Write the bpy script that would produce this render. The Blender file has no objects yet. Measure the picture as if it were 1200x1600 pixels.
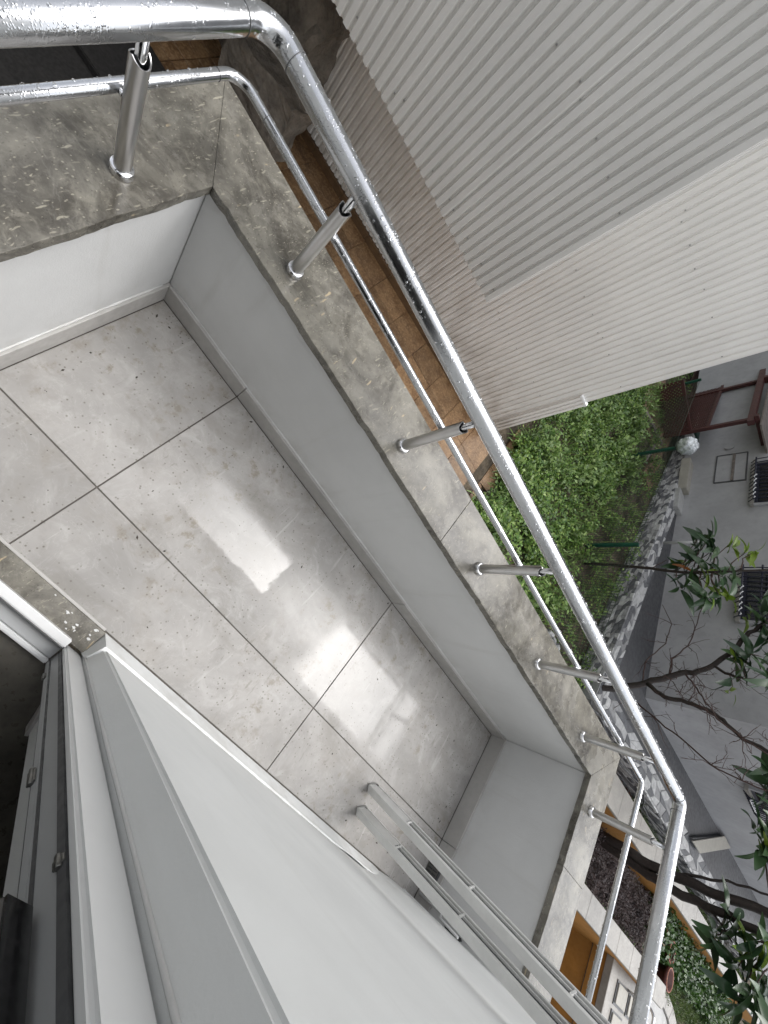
import bpy, bmesh, math, random
import numpy as np
from mathutils import Vector, Matrix
random.seed(7); rng = np.random.default_rng(7)
D = bpy.data
S = bpy.context.scene
COL = S.collection

# ------------------------------------------------------------------ camera, sky, sun, exposure
CAM = Vector((0.52065, -0.82900, 1.58863))
RROWS = [[0.5371842519387517, 0.5786795017857866, 0.6136473854600516],
         [0.7673659204959309, -0.6372917989906464, -0.0707722191308032],
         [0.35011801371885526, 0.5089098123952998, -0.7864020468674686]]
cd = D.cameras.new('camera'); cam = D.objects.new('camera', cd); COL.objects.link(cam)
cd.sensor_fit = 'VERTICAL'; cd.sensor_height = 36.0; cd.sensor_width = 27.0
cd.lens = 631.82 * 36.0 / 1600.0
cd.shift_x = (600 - 584.96) / 1600.0
cd.shift_y = (807.33 - 800) / 1600.0
cd.clip_start = 0.02; cd.clip_end = 500
r_, d_, f_ = (Vector(v) for v in RROWS)
M = Matrix((r_, -d_, -f_)).transposed().to_4x4(); M.translation = CAM
cam.matrix_world = M
S.camera = cam

SUN_EL, SUN_ROT = math.radians(60.5), math.radians(56)
w = D.worlds.new('World'); S.world = w; w.use_nodes = True
wn = w.node_tree; wn.nodes.clear()
sky = wn.nodes.new('ShaderNodeTexSky'); sky.sky_type = 'NISHITA'; sky.sun_disc = False
sky.sun_elevation = SUN_EL; sky.sun_rotation = SUN_ROT; sky.dust_density = 4.0; sky.air_density = 1.0; sky.ozone_density = 1.0
hs = wn.nodes.new('ShaderNodeHueSaturation'); hs.inputs['Saturation'].default_value = 0.22
bg = wn.nodes.new('ShaderNodeBackground'); bg.inputs['Strength'].default_value = 0.15
wo = wn.nodes.new('ShaderNodeOutputWorld')
wn.links.new(sky.outputs[0], hs.inputs['Color']); wn.links.new(hs.outputs[0], bg.inputs['Color']); wn.links.new(bg.outputs[0], wo.inputs['Surface'])
sl = D.lights.new('sun', 'SUN'); sun = D.objects.new('sun', sl); COL.objects.link(sun)
sl.energy = 0.5; sl.angle = math.radians(56); sl.color = (1.0, 0.985, 0.965)
sdir = Vector((math.sin(SUN_ROT) * math.cos(SUN_EL), math.cos(SUN_ROT) * math.cos(SUN_EL), math.sin(SUN_EL)))
sun.rotation_euler = sdir.to_track_quat('Z', 'Y').to_euler(); sun.location = (0, 0, 20)
S.view_settings.view_transform = 'Standard'; S.view_settings.look = 'None'
S.view_settings.exposure = 1.27; S.view_settings.gamma = 1.0; S.view_settings.use_curve_mapping = False
S.render.engine = 'CYCLES'; S.cycles.use_denoising = True; S.cycles.max_bounces = 6; S.cycles.diffuse_bounces = 4
S.cycles.glossy_bounces = 3; S.cycles.transmission_bounces = 3; S.cycles.caustics_reflective = False; S.cycles.caustics_refractive = False
S.cycles.sample_clamp_indirect = 6.0

# ------------------------------------------------------------------ material helpers
class NT:
    def __init__(s, name):
        s.m = D.materials.new(name); s.m.use_nodes = True; s.t = s.m.node_tree; s.t.nodes.clear()
        s.out = s.t.nodes.new('ShaderNodeOutputMaterial'); s.b = s.t.nodes.new('ShaderNodeBsdfPrincipled')
        s.t.links.new(s.b.outputs[0], s.out.inputs[0]); s._pos = None
    def n(s, typ, **kw):
        x = s.t.nodes.new('ShaderNode' + typ)
        for k, v in kw.items(): setattr(x, k, v)
        return x
    def l(s, a, b): s.t.links.new(a, b)
    def put(s, sock, v):
        if v is None: return
        if hasattr(v, 'links') or isinstance(v, bpy.types.NodeSocket): s.l(v, sock)
        elif isinstance(v, (tuple, list)) and len(v) == 3 and sock.type == 'RGBA': sock.default_value = (*v, 1)
        else: sock.default_value = v
    def pos(s):
        if not s._pos: s._pos = s.n('NewGeometry').outputs['Position']
        return s._pos
    def obj(s): return s.n('TexCoord').outputs['Object']
    def mapv(s, vec, sc=(1, 1, 1), rot=(0, 0, 0), loc=(0, 0, 0)):
        x = s.n('Mapping'); s.l(vec, x.inputs[0]); x.inputs['Scale'].default_value = sc; x.inputs['Rotation'].default_value = rot; x.inputs['Location'].default_value = loc
        return x.outputs[0]
    def noise(s, sc, det=5, rough=.55, vec=None, dist=0.0):
        x = s.n('TexNoise'); s.l(vec if vec is not None else s.pos(), x.inputs['Vector'])
        x.inputs['Scale'].default_value = sc; x.inputs['Detail'].default_value = det; x.inputs['Roughness'].default_value = rough; x.inputs['Distortion'].default_value = dist
        return x.outputs['Fac']
    def noisec(s, sc, det=3, vec=None):
        x = s.n('TexNoise'); s.l(vec if vec is not None else s.pos(), x.inputs['Vector']); x.inputs['Scale'].default_value = sc; x.inputs['Detail'].default_value = det
        return x.outputs['Color']
    def vor(s, sc, vec=None, feat='F1', rnd=1.0, out='Distance'):
        x = s.n('TexVoronoi', feature=feat); s.l(vec if vec is not None else s.pos(), x.inputs['Vector']); x.inputs['Scale'].default_value = sc; x.inputs['Randomness'].default_value = rnd
        return x.outputs[out]
    def math(s, op, a, b=None, c=None):
        x = s.n('Math', operation=op); s.put(x.inputs[0], a); s.put(x.inputs[1], b)
        if c is not None: s.put(x.inputs[2], c)
        return x.outputs[0]
    def mr(s, v, a, b, c=0.0, d=1.0, smooth=True):
        x = s.n('MapRange'); x.interpolation_type = 'SMOOTHSTEP' if smooth else 'LINEAR'; s.put(x.inputs[0], v)
        for i, q in enumerate((a, b, c, d)): x.inputs[i + 1].default_value = q
        return x.outputs[0]
    def mix(s, f, a, b, blend='MIX'):
        x = s.n('Mix', data_type='RGBA', blend_type=blend); s.put(x.inputs[0], f); s.put(x.inputs[6], a); s.put(x.inputs[7], b)
        return x.outputs[2]
    def ramp(s, f, stops):
        x = s.n('ValToRGB'); s.put(x.inputs[0], f); e = x.color_ramp.elements
        while len(e) < len(stops): e.new(0.5)
        for el, (p, c) in zip(e, stops): el.position = p; el.color = (*c, 1) if len(c) == 3 else c
        return x.outputs[0]
    def sep(s, v):
        x = s.n('SeparateXYZ'); s.l(v, x.inputs[0]); return x.outputs
    def bump(s, h, strength=.3, dist=.005, nrm=None):
        x = s.n('Bump'); x.inputs['Strength'].default_value = strength; x.inputs['Distance'].default_value = dist; s.put(x.inputs['Height'], h)
        if nrm is not None: s.l(nrm, x.inputs['Normal'])
        return x.outputs[0]
    def fin(s, col=None, rough=None, metal=None, nrm=None, **kw):
        s.put(s.b.inputs['Base Color'], col); s.put(s.b.inputs['Roughness'], rough); s.put(s.b.inputs['Metallic'], metal)
        if nrm is not None: s.l(nrm, s.b.inputs['Normal'])
        for k, v in kw.items(): s.put(s.b.inputs[k.replace('_', ' ')], v)
        return s.m
def dk(c, f): return tuple(x * f for x in c)

def pmat(name, col, rough=.6, metal=0.0, var=.14, scale=6, bump=.15, bscale=120, bdist=.002, col2=None, objco=False, rvar=.1, rnd=0.0):
    t = NT(name); v = t.obj() if objco else None
    n1 = t.noise(scale, 6, .6, v); n2 = t.noise(scale * 7, 4, .6, v)
    c = t.mix(t.mr(n1, .3, .7), dk(col, 1 - var), col2 if col2 else dk(col, 1 + var))
    c = t.mix(t.math('MULTIPLY', t.mr(n2, .45, .75), .35), c, dk(col, 1 - 2 * var))
    if rnd:
        o = t.n('ObjectInfo'); hv = t.n('HueSaturation'); t.l(c, hv.inputs['Color']); t.put(hv.inputs['Value'], t.mr(o.outputs['Random'], 0, 1, 1 - rnd, 1 + rnd, False)); c = hv.outputs[0]
    rr = t.mr(n2, .3, .7, max(.02, rough - rvar), min(1, rough + rvar))
    nb = t.bump(t.noise(bscale, 4, .6, v), bump, bdist) if bump else None
    return t.fin(c, rr, metal, nb)

MT = {}
# painted plaster
def plaster(name, col, grime=.25):
    t = NT(name); big = t.noise(1.7, 5, .6); mid = t.noise(9, 5, .65)
    c = t.mix(t.mr(big, .3, .7), dk(col, .93), dk(col, 1.04))
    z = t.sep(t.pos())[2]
    streak = t.noise(3.0, 6, .65, t.mapv(t.pos(), (4, 4, .35)))
    c = t.mix(t.math('MULTIPLY', t.mr(streak, .55, .8), grime), c, dk((.52, .50, .46), .7))
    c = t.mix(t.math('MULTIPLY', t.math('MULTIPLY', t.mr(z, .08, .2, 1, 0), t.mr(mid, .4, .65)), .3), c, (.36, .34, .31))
    c = t.mix(t.math('MULTIPLY', t.mr(t.vor(34), .0, .055, 1, 0), t.mr(mid, .58, .66)), c, (.2, .19, .17))
    h = t.math('ADD', t.noise(210, 3, .6), t.math('ADD', t.math('MULTIPLY', t.noise(22, 4, .6), 1.4), t.math('MULTIPLY', t.noise(4.5, 4, .55), 5.0)))
    return t.fin(c, t.mr(mid, .3, .7, .55, .7), 0.0, t.bump(h, .16 if 'wall' in name else .3, .0022))
MT['plaster'] = plaster('white_plaster', (.58, .585, .582), .24)
MT['wallpaint'] = plaster('white_wall_paint', (.64, .655, .652), .12)
# floor tile
def tilemat():
    t = NT('porcelain_floor_tile'); p = t.pos(); xyz = t.sep(p)
    oi = t.n('ObjectInfo'); off = t.n('VectorMath', operation='ADD'); t.l(p, off.inputs[0])
    sc = t.n('VectorMath', operation='SCALE'); t.l(oi.outputs['Location'], sc.inputs[0]); sc.inputs['Scale'].default_value = 3.7; t.l(sc.outputs[0], off.inputs[1]); v = off.outputs[0]
    n1 = t.noise(2.2, 8, .62, v, .6); n2 = t.noise(7.5, 8, .68, v, 1.1); n3 = t.noise(30, 5, .6, v)
    c = t.mix(t.mr(n1, .32, .68), (.245, .238, .228), (.325, .315, .302))
    c = t.mix(t.math('MULTIPLY', t.mr(n2, .50, .72), .55), c, (.405, .398, .388))
    c = t.mix(t.math('MULTIPLY', t.mr(n2, .48, .28), .5), c, (.215, .208, .198))
    # thin pale veins / scratches
    vv = t.noise(5.5, 5, .6, t.mapv(v, (1, 1, 1), (0, 0, .5)), 2.2)
    vein = t.mr(t.math('ABSOLUTE', t.math('SUBTRACT', vv, .5)), 0, .011, 1, 0)
    c = t.mix(t.math('MULTIPLY', vein, .10), c, (.6, .59, .575))
    sv = t.noise(26, 3, .5, t.mapv(v, (1, .12, 1), (0, 0, .9)), .8)
    c = t.mix(t.math('MULTIPLY', t.mr(sv, .64, .74), .22), c, (.62, .61, .60))
    # dirt: dusty smudges, specks, brown water stains
    sm = t.mr(t.noise(4.0, 8, .74), .47, .72)
    c = t.mix(t.math('MULTIPLY', sm, .42), c, (.235, .215, .19))
    smr = t.noise(2.3, 7, .66, t.mapv(p, (1, 1.6, 1), (0, 0, .7), (4, 9, 0)), 1.6)
    c = t.mix(t.math('MULTIPLY', t.mr(smr, .5, .68), .4), c, (.385, .376, .364))
    c = t.mix(t.math('MULTIPLY', t.mr(smr, .46, .32), .4), c, (.185, .174, .155))
    spmask = t.mr(t.noise(2.6, 5, .65), .34, .54)
    sp = t.mr(t.vor(62), .08, .26, 1, 0); spr = t.mr(t.vor(62, out='Color'), .38, .54)
    c = t.mix(t.math('MULTIPLY', t.math('MULTIPLY', sp, spr), t.math('MULTIPLY', spmask, .8)), c, (.11, .10, .08))
    scf = t.mr(t.noise(48, 3, .6, t.mapv(p, (1, .3, 1), (0, 0, 2.2)), .5), .60, .70)
    c = t.mix(t.math('MULTIPLY', t.math('MULTIPLY', scf, t.mr(t.noise(3.4, 4, .6, t.mapv(p, loc=(8, 2, 0))), .46, .62)), .45), c, (.15, .14, .12))
    sp2 = t.mr(t.vor(24, t.mapv(p, (1, 1, 1), (0, 0, .4), (3, 1, 0))), .0, .07, 1, 0)
    c = t.mix(t.math('MULTIPLY', sp2, t.mr(t.noise(5, 3), .52, .60)), c, (.10, .085, .065))
    st = t.math('MULTIPLY', t.mr(t.noise(16, 6, .7), .54, .66), t.mr(t.noise(1.9, 2), .50, .62))
    c = t.mix(t.math('MULTIPLY', st, .6), c, (.17, .145, .105))
    # corner dirt along walls (dust washed to the skirting)
    ey = t.mr(xyz[1], -.10, -.012, 0, 1); ex = t.mr(xyz[0], .012, .09, 1, 0); ee = t.math('MAXIMUM', ey, ex); ee = t.math('MULTIPLY', ee, t.mr(t.noise(11, 6, .7), .45, .7))
    c = t.mix(t.math('MULTIPLY', ee, .55), c, (.15, .125, .09))
    # wet film: gloss patches shaped as the sky's reflection, slightly tinted
    wx = t.math('ADD', xyz[0], t.math('MULTIPLY', t.math('SUBTRACT', t.noise(22, 5, .7), .5), .07))
    wy = t.math('ADD', xyz[1], t.math('MULTIPLY', t.math('SUBTRACT', t.noise(25, 5, .7, t.mapv(p, loc=(5, 3, 0))), .5), .05))
    def box(x0, x1, y0, y1, ex0, ex1, ey0, ey1):
        a = t.math('MULTIPLY', t.mr(wx, x0 - ex0, x0 + ex0), t.mr(wx, x1 - ex1, x1 + ex1, 1, 0))
        b = t.math('MULTIPLY', t.mr(wy, y0 - ey0, y0 + ey0), t.mr(wy, y1 - ey1, y1 + ey1, 1, 0))
        return t.math('MULTIPLY', a, b)
    m = box(.60, 1.09, -.46, -.265, .07, .012, .012, .035)
    m = t.math('MAXIMUM', m, t.math('MULTIPLY', box(1.10, 1.62, -.50, -.20, .25, .02, .10, .05), .6))
    m = t.math('MAXIMUM', m, box(1.42, 2.16, -.58, -.22, .10, .02, .03, .05))
    m = t.math('MULTIPLY', m, t.mr(t.math('ABSOLUTE', t.math('SUBTRACT', wx, 1.99)), .008, .03, .35, 1))
    drops = t.mr(t.vor(95, t.mapv(p, loc=(1, 7, 0))), .10, .2, 0, 1)
    m = t.math('MULTIPLY', m, t.mr(drops, 0, 1, .55, 1))
    film = t.mr(t.noise(3.1, 4), .35, .65)
    r = t.mix(m, t.mr(film, 0, 1, .66, .8), (.10, .10, .10))
    c = t.mix(t.math('MULTIPLY', m, .2), c, (.24, .236, .23))
    h = t.math('ADD', t.noise(60, 5, .65), t.math('MULTIPLY', n3, .6))
    hm = t.n('Bump'); t.put(hm.inputs['Strength'], t.mr(m, 0, 1, .12, .012)); hm.inputs['Distance'].default_value = .002; t.put(hm.inputs['Height'], h)
    return t.fin(c, r, 0.0, hm.outputs[0])
MT['tile'] = tilemat()
MT['skirt'] = pmat('skirting_tile', (.40, .39, .375), .42, var=.1, scale=5, bump=.08)
MT['grout'] = pmat('dark_grout', (.10, .09, .08), .9, scale=30)
# fossil limestone
def fossil():
    t = NT('wet_fossil_limestone'); p = t.pos()
    n1 = t.noise(4.5, 8, .68, None, .8); n2 = t.noise(26, 7, .7, None, .5)
    c = t.mix(t.mr(n1, .34, .66), (.055, .050, .041), (.178, .169, .144))
    c = t.mix(t.math('MULTIPLY', t.mr(n2, .45, .72), .6), c, (.225, .212, .178))
    c = t.mix(t.math('MULTIPLY', t.mr(n2, .45, .28), .6), c, (.05, .045, .037))
    bl = t.noise(10, 8, .72, t.mapv(p, (1, 1, 1), loc=(3, 6, 0)), 1.4)
    c = t.mix(t.math('MULTIPLY', t.mr(bl, .54, .66), .26), c, (.25, .24, .215))
    c = t.mix(t.math('MULTIPLY', t.mr(t.math('ABSOLUTE', t.math('SUBTRACT', t.noise(4, 6, .6, None, 1.2), .5)), 0, .016, 1, 0), .16), c, (.25, .24, .215))
    warp = t.n('VectorMath', operation='MULTIPLY_ADD'); t.l(t.noisec(9, 4), warp.inputs[0]); warp.inputs[1].default_value = (.05, .05, .05); t.l(p, warp.inputs[2])
    for i, (sc, rot, th, col, amt, lo) in enumerate(((46, .4, .14, (.34, .32, .255), .6, .26), (55, 1.7, .135, (.33, .31, .25), .55, .3), (66, 2.6, .14, (.32, .30, .24), .55, .3), (90, 1.2, .13, (.34, .31, .25), .55, .3), (36, 1.1, .13, (.42, .34, .22), .7, .40), (110, .9, .2, (.32, .30, .24), .6, .34), (120, 2.2, .2, (.05, .045, .036), .6, .34))):
        v = t.mapv(warp.outputs[0], (1, .17 if sc < 100 and sc != 34 else .6, 1), (0, 0, rot), (i * 3.1, i * 1.7, 0))
        msk = t.mr(t.noise(13, 3, .6, t.mapv(p, loc=(i * 2.2, i, 0))), lo, lo + .12)
        rn = t.mr(t.vor(sc, v, out='Color'), .2, .36)
        f = t.math('MULTIPLY', t.math('MULTIPLY', t.mr(t.vor(sc, v), th * .6, th, 1, 0), rn), msk)
        c = t.mix(t.math('MULTIPLY', f, amt), c, col)
    gl = t.mr(t.noise(6, 5, .65), .3, .7, .11, .36)
    return t.fin(c, gl, 0.0, t.bump(t.noise(90, 5, .65), .14, .002))
MT['fossil'] = fossil()
MT['fossil_edge'] = pmat('rough_stone_edge', (.11, .105, .09), .7, var=.3, scale=14, bump=.5, bscale=60)
# steel with beaded water
def steel(name, rough=.2, drops=True, col=(.50, .51, .525)):
    t = NT(name); n = t.noise(30, 4, .6); c = t.mix(t.mr(n, .3, .7), dk(col, .97), dk(col, 1.02))
    nb = None
    if drops:
        h1 = t.mr(t.vor(260), .15, .5, 1, 0); h2 = t.mr(t.vor(120, t.mapv(t.pos(), loc=(2, 3, 1))), .06, .30, 1, 0)
        msk = t.mr(t.noise(18, 4, .6), .42, .62)
        h = t.math('MULTIPLY', t.math('ADD', t.math('MULTIPLY', h1, .5), h2), msk)
        nb = t.bump(h, .4, .0013)
    r = t.mr(t.noise(14, 4, .65), .3, .7, rough - .02, rough + .03)
    return t.fin(c, r, 1.0, nb)
MT['steel'] = steel('wet_stainless_steel', .19)
MT['steel2'] = steel('stainless_post', .3, False, (.60, .60, .60))
MT['chrome'] = steel('bright_collar_steel', .1, False, (.72, .72, .73))
t = NT('water_drop'); MT['water'] = t.fin((.95, .97, 1), .02, 0.0, None, Transmission_Weight=1.0, IOR=1.33)
# cladding
def clad(name, col):
    t = NT(name); p = t.pos(); n1 = t.noise(1.3, 5, .6); st = t.noise(5, 6, .65, t.mapv(p, (3, 3, .15)))
    c = t.mix(t.mr(n1, .3, .7), dk(col, .95), dk(col, 1.04)); c = t.mix(t.math('MULTIPLY', t.mr(st, .5, .8), .22), c, dk((.40, .37, .31), .9))
    c = t.mix(t.math('MULTIPLY', t.mr(t.vor(9), 0, .02, 1, 0), t.mr(t.noise(4, 2), .55, .6)), c, (.22, .2, .17))
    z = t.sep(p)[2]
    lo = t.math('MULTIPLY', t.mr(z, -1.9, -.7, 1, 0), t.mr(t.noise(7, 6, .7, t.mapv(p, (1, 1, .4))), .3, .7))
    c = t.mix(t.math('MULTIPLY', lo, .6), c, (.26, .215, .16))  # base grime that also paints in bay shade and brown bounce light
    return t.fin(c, t.mr(st, .3, .7, .38, .55), 0.0, t.bump(t.noise(380, 3, .6), .12, .001))
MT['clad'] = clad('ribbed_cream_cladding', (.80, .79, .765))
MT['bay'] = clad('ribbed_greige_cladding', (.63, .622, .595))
MT['white'] = pmat('white_paint', (.78, .79, .79), .5, var=.04, bump=.05)
MT['pvc'] = pmat('white_pvc', (.66, .67, .67), .32, var=.015, bump=0, rvar=.015)
MT['pvcg'] = pmat('grey_lacquered_door', (.36, .37, .375), .35, var=.015, bump=0, rvar=.015)
MT['rubber'] = pmat('dark_rubber_seal', (.075, .077, .08), .5, var=.1, bump=.05)
MT['blackg'] = pmat('glossy_black_plastic', (.012, .012, .013), .14, var=.1, bump=.0)
MT['hinge'] = pmat('dull_hinge_metal', (.20, .20, .19), .38, .9, var=.15, bump=.1)
MT['alu'] = pmat('white_coated_aluminium', (.70, .70, .685), .38, var=.06, scale=9, bump=.06)
MT['alug'] = pmat('bare_aluminium_groove', (.11, .12, .13), .4, .6, var=.12, bump=.05)
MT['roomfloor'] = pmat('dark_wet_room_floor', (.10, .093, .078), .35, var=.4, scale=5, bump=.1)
MT['roomwall'] = pmat('room_wall', (.6, .59, .57), .7)
# brown paving
def paver():
    t = NT('mottled_brown_paving'); p = t.pos(); n1 = t.noise(6, 7, .7); n2 = t.noise(42, 6, .75, None, .6)
    c = t.mix(t.mr(n1, .3, .7), (.12, .062, .028), (.24, .142, .068)); c = t.mix(t.math('MULTIPLY', t.mr(n2, .45, .7), .7), c, (.42, .29, .165))
    c = t.mix(t.math('MULTIPLY', t.mr(n2, .47, .3), .7), c, (.075, .040, .020))
    o = t.n('ObjectInfo'); hv = t.n('HueSaturation'); t.l(c, hv.inputs['Color']); t.put(hv.inputs['Value'], t.mr(o.outputs['Random'], 0, 1, .8, 1.15, False))
    x = t.sep(p)[0]
    return t.fin(hv.outputs[0], t.mr(n1, .3, .7, .28, .5), 0.0, t.bump(n2, .4, .004))
MT['paver'] = paver()
MT['concrete'] = pmat('rough_stained_concrete', (.17, .15, .125), .75, var=.4, scale=5, bump=.9, bscale=24, bdist=.02)
MT['shade_black'] = pmat('stairwell_black', (.008, .007, .006), .85, var=.3, scale=6)  # near-black colour that stands for shade in the stairwell and gap
MT['brownskirt'] = pmat('brown_tile_skirting', (.115, .068, .035), .45, var=.2, scale=10)
MT['soil'] = pmat('wet_soil', (.060, .045, .028), .9, var=.45, scale=3, bump=.9, bscale=18, bdist=.03, col2=(.10, .078, .05))
MT['bare'] = pmat('bare_reddish_earth', (.165, .105, .065), .9, var=.3, scale=5, bump=.8, bscale=25, bdist=.02)
MT['court'] = pmat('dark_concrete_yard', (.055, .056, .06), .55, var=.22, scale=1.6, bump=.25, bscale=60)
MT['house'] = pmat('grey_house_render', (.30, .30, .305), .8, var=.11, scale=1.1, bump=.25, bscale=90)
MT['orange'] = pmat('orange_wall_paint', (.36, .165, .032), .7, var=.16, scale=2.5, bump=.3, bscale=60)
MT['cap'] = pmat('pale_marble_cap', (.27, .255, .23), .45, var=.14, scale=5, bump=.12)
MT['redmetal'] = pmat('dark_red_painted_steel', (.055, .016, .014), .45, var=.2, bump=.1)
MT['green'] = pmat('green_painted_post', (.006, .062, .038), .45, var=.2, bump=.1)
MT['wire'] = pmat('fence_wire', (.035, .055, .035), .5, .3, bump=0)
MT['stoneW'] = pmat('white_wall_stone', (.46, .46, .455), .7, var=.2, scale=11, bump=.6, bscale=40, bdist=.01, rnd=.15)
MT['stoneG'] = pmat('grey_wall_stone', (.12, .123, .13), .7, var=.25, scale=11, bump=.6, bscale=40, bdist=.01, rnd=.25)
MT['stoneL'] = pmat('pale_grey_wall_stone', (.27, .27, .27), .7, var=.22, scale=11, bump=.6, bscale=40, bdist=.01, rnd=.2)
MT['mortar'] = pmat('wall_mortar', (.24, .24, .24), .9, scale=20, bump=.5)
MT['bark'] = pmat('wet_dark_bark', (.020, .013, .010), .7, var=.4, scale=25, bump=.8, bscale=60, bdist=.006)
MT['twig'] = pmat('reddish_twig_bark', (.055, .030, .025), .7, var=.35, scale=25, bump=.5, bscale=80)
MT['glass'] = pmat('dark_window_glass', (.012, .015, .018), .08, bump=0, var=.2)
MT['terra'] = pmat('terracotta_pot', (.075, .018, .015), .6, var=.2, scale=12)
MT['terra2'] = pmat('pale_terracotta_rim', (.34, .13, .085), .6, var=.15, scale=12)
MT['navy'] = pmat('dark_navy_steel', (.014, .015, .03), .4, bump=.05)
MT['foil'] = pmat('silvery_plastic_wrap', (.52, .55, .57), .22, .35, var=.15, scale=14, bump=.8, bscale=20, bdist=.03)
MT['pipe'] = pmat('grey_plastic_pipe', (.34, .34, .33), .5)
MT['cream'] = pmat('cream_panel', (.31, .295, .255), .5, var=.08)
MT['tarp'] = pmat('worn_brown_board', (.14, .12, .105), .7, var=.3, scale=10)
MT['dgreen'] = pmat('dark_teal_plastic', (.02, .05, .04), .4)
MT['debris'] = pmat('dark_grit', (.035, .028, .02), .8)
def leafmat(name, c1, c2, c3, rough=.4, island=True):
    t = NT(name)
    r = t.n('NewGeometry').outputs['Random Per Island'] if island else t.n('ObjectInfo').outputs['Random']
    c = t.ramp(r, [(0, c1), (.5, c2), (1, c3)])
    n = t.noise(3, 4); c = t.mix(t.mr(n, .35, .65), c, t.mix(.5, c, dk(c1, .8)))
    m = t.fin(c, rough, 0.0)
    tr = t.n('BsdfTranslucent'); t.l(c, tr.inputs[0]); ad = t.n('MixShader'); ad.inputs[0].default_value = .22
    t.l(t.b.outputs[0], ad.inputs[1]); t.l(tr.outputs[0], ad.inputs[2]); t.l(ad.outputs[0], t.out.inputs[0])
    return m
MT['weed'] = leafmat('weed_leaves', (.040, .10, .016), (.13, .25, .040), (.28, .38, .085), .45)
MT['weed2'] = leafmat('tall_weed_leaves', (.06, .12, .024), (.16, .27, .055), (.27, .37, .12), .5)
MT['grass'] = leafmat('grass_blades', (.035, .075, .012), (.075, .135, .02), (.13, .17, .03), .5)
MT['heather'] = leafmat('dark_heather_foliage', (.022, .013, .012), (.075, .045, .042), (.14, .125, .13), .7)
MT['redleaf'] = leafmat('fallen_red_leaves', (.05, .016, .01), (.13, .06, .035), (.16, .10, .06), .6)
MT['ivy'] = leafmat('ivy_leaves', (.02, .055, .012), (.05, .115, .018), (.08, .16, .03), .35)
MT['loq'] = leafmat('dark_glossy_leaf', (.016, .040, .018), (.042, .085, .034), (.075, .13, .055), .28, False)
MT['loqy'] = leafmat('young_yellow_green_leaf', (.10, .17, .014), (.15, .23, .02), (.19, .27, .04), .35, False)
MT['loqo'] = leafmat('dry_orange_leaf', (.20, .06, .01), (.24, .08, .012), (.26, .09, .015), .5, False)

# ------------------------------------------------------------------ mesh helpers
class MB:
    def __init__(s): s.v = []; s.f = []; s.sm = []
    def poly(s, pts, faces, smooth=False):
        o = len(s.v); s.v += [tuple(p) for p in pts]; s.f += [tuple(i + o for i in f) for f in faces]; s.sm += [smooth] * len(faces)
        return s
    def box(s, x0, x1, y0, y1, z0, z1):
        return s.poly([(x0, y0, z0), (x1, y0, z0), (x1, y1, z0), (x0, y1, z0), (x0, y0, z1), (x1, y0, z1), (x1, y1, z1), (x0, y1, z1)],
                      [(0, 3, 2, 1), (4, 5, 6, 7), (0, 1, 5, 4), (1, 2, 6, 5), (2, 3, 7, 6), (3, 0, 4, 7)])
    def obox(s, c, ax, ay, az):   # centre, half-axis vectors
        c, ax, ay, az = (Vector(q) for q in (c, ax, ay, az)); P = [c + ax * i + ay * j + az * k for k in (-1, 1) for i, j in ((-1, -1), (1, -1), (1, 1), (-1, 1))]
        return s.poly(P, [(0, 3, 2, 1), (4, 5, 6, 7), (0, 1, 5, 4), (1, 2, 6, 5), (2, 3, 7, 6), (3, 0, 4, 7)])
    def prism(s, pts, z0, z1):    # ccw polygon
        n = len(pts); P = [(x, y, z0) for x, y in pts] + [(x, y, z1) for x, y in pts]
        return s.poly(P, [tuple(reversed(range(n))), tuple(range(n, 2 * n))] + [(i, (i + 1) % n, n + (i + 1) % n, n + i) for i in range(n)])
    def tube(s, path, rad, seg=12, caps=True, smooth=True):
        path = [Vector(p) for p in path]; n = len(path); rr = rad if isinstance(rad, (list, tuple)) else [rad] * n
        P = []; T0 = (path[1] - path[0]).normalized(); up = Vector((0, 0, 1)) if abs(T0.z) < .9 else Vector((1, 0, 0)); N = (up - T0 * up.dot(T0)).normalized()
        for i, p in enumerate(path):
            T = ((path[min(i + 1, n - 1)] - path[max(i - 1, 0)])).normalized()
            N = (N - T * N.dot(T)).normalized(); B = T.cross(N)
            k = 1.0
            if 0 < i < n - 1:
                cs = (path[i] - path[i - 1]).normalized().dot(T); k = 1 / max(.5, cs)
            for j in range(seg):
                a = 2 * math.pi * j / seg; P.append(p + (N * math.cos(a) + B * math.sin(a)) * rr[i])
        F = [(i * seg + j, i * seg + (j + 1) % seg, (i + 1) * seg + (j + 1) % seg, (i + 1) * seg + j) for i in range(n - 1) for j in range(seg)]
        s.poly(P, F, smooth)
        if caps:
            o = len(s.v) - n * seg; s.f += [tuple(o + j for j in reversed(range(seg))), tuple(o + (n - 1) * seg + j for j in range(seg))]; s.sm += [False, False]
        return s
    def build(s, name, mat, parent=None, bevel=0.0, seg=2):
        me = D.meshes.new(name); me.from_pydata([tuple(v) for v in s.v], [], s.f)
        me.polygons.foreach_set('use_smooth', s.sm)
        me.materials.append(MT[mat] if isinstance(mat, str) else mat)
        if bevel:
            bm = bmesh.new(); bm.from_mesh(me); bmesh.ops.bevel(bm, geom=[e for e in bm.edges if e.calc_face_angle(0) > .5], offset=bevel, segments=seg, affect='EDGES', clamp_overlap=True); bm.to_mesh(me); bm.free()
        me.update(); o = D.objects.new(name, me); COL.objects.link(o)
        attach(o, parent)
        return o
def attach(o, parent):
    if parent:
        o.parent = parent
        if parent.type == 'EMPTY': o.matrix_parent_inverse = Matrix.Translation(-parent.location)
def tag(o, label=None, cat=None, group=None, kind=None):
    if label: o['label'] = label
    if cat: o['category'] = cat
    if group: o['group'] = group
    if kind: o['kind'] = kind
    return o
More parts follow.
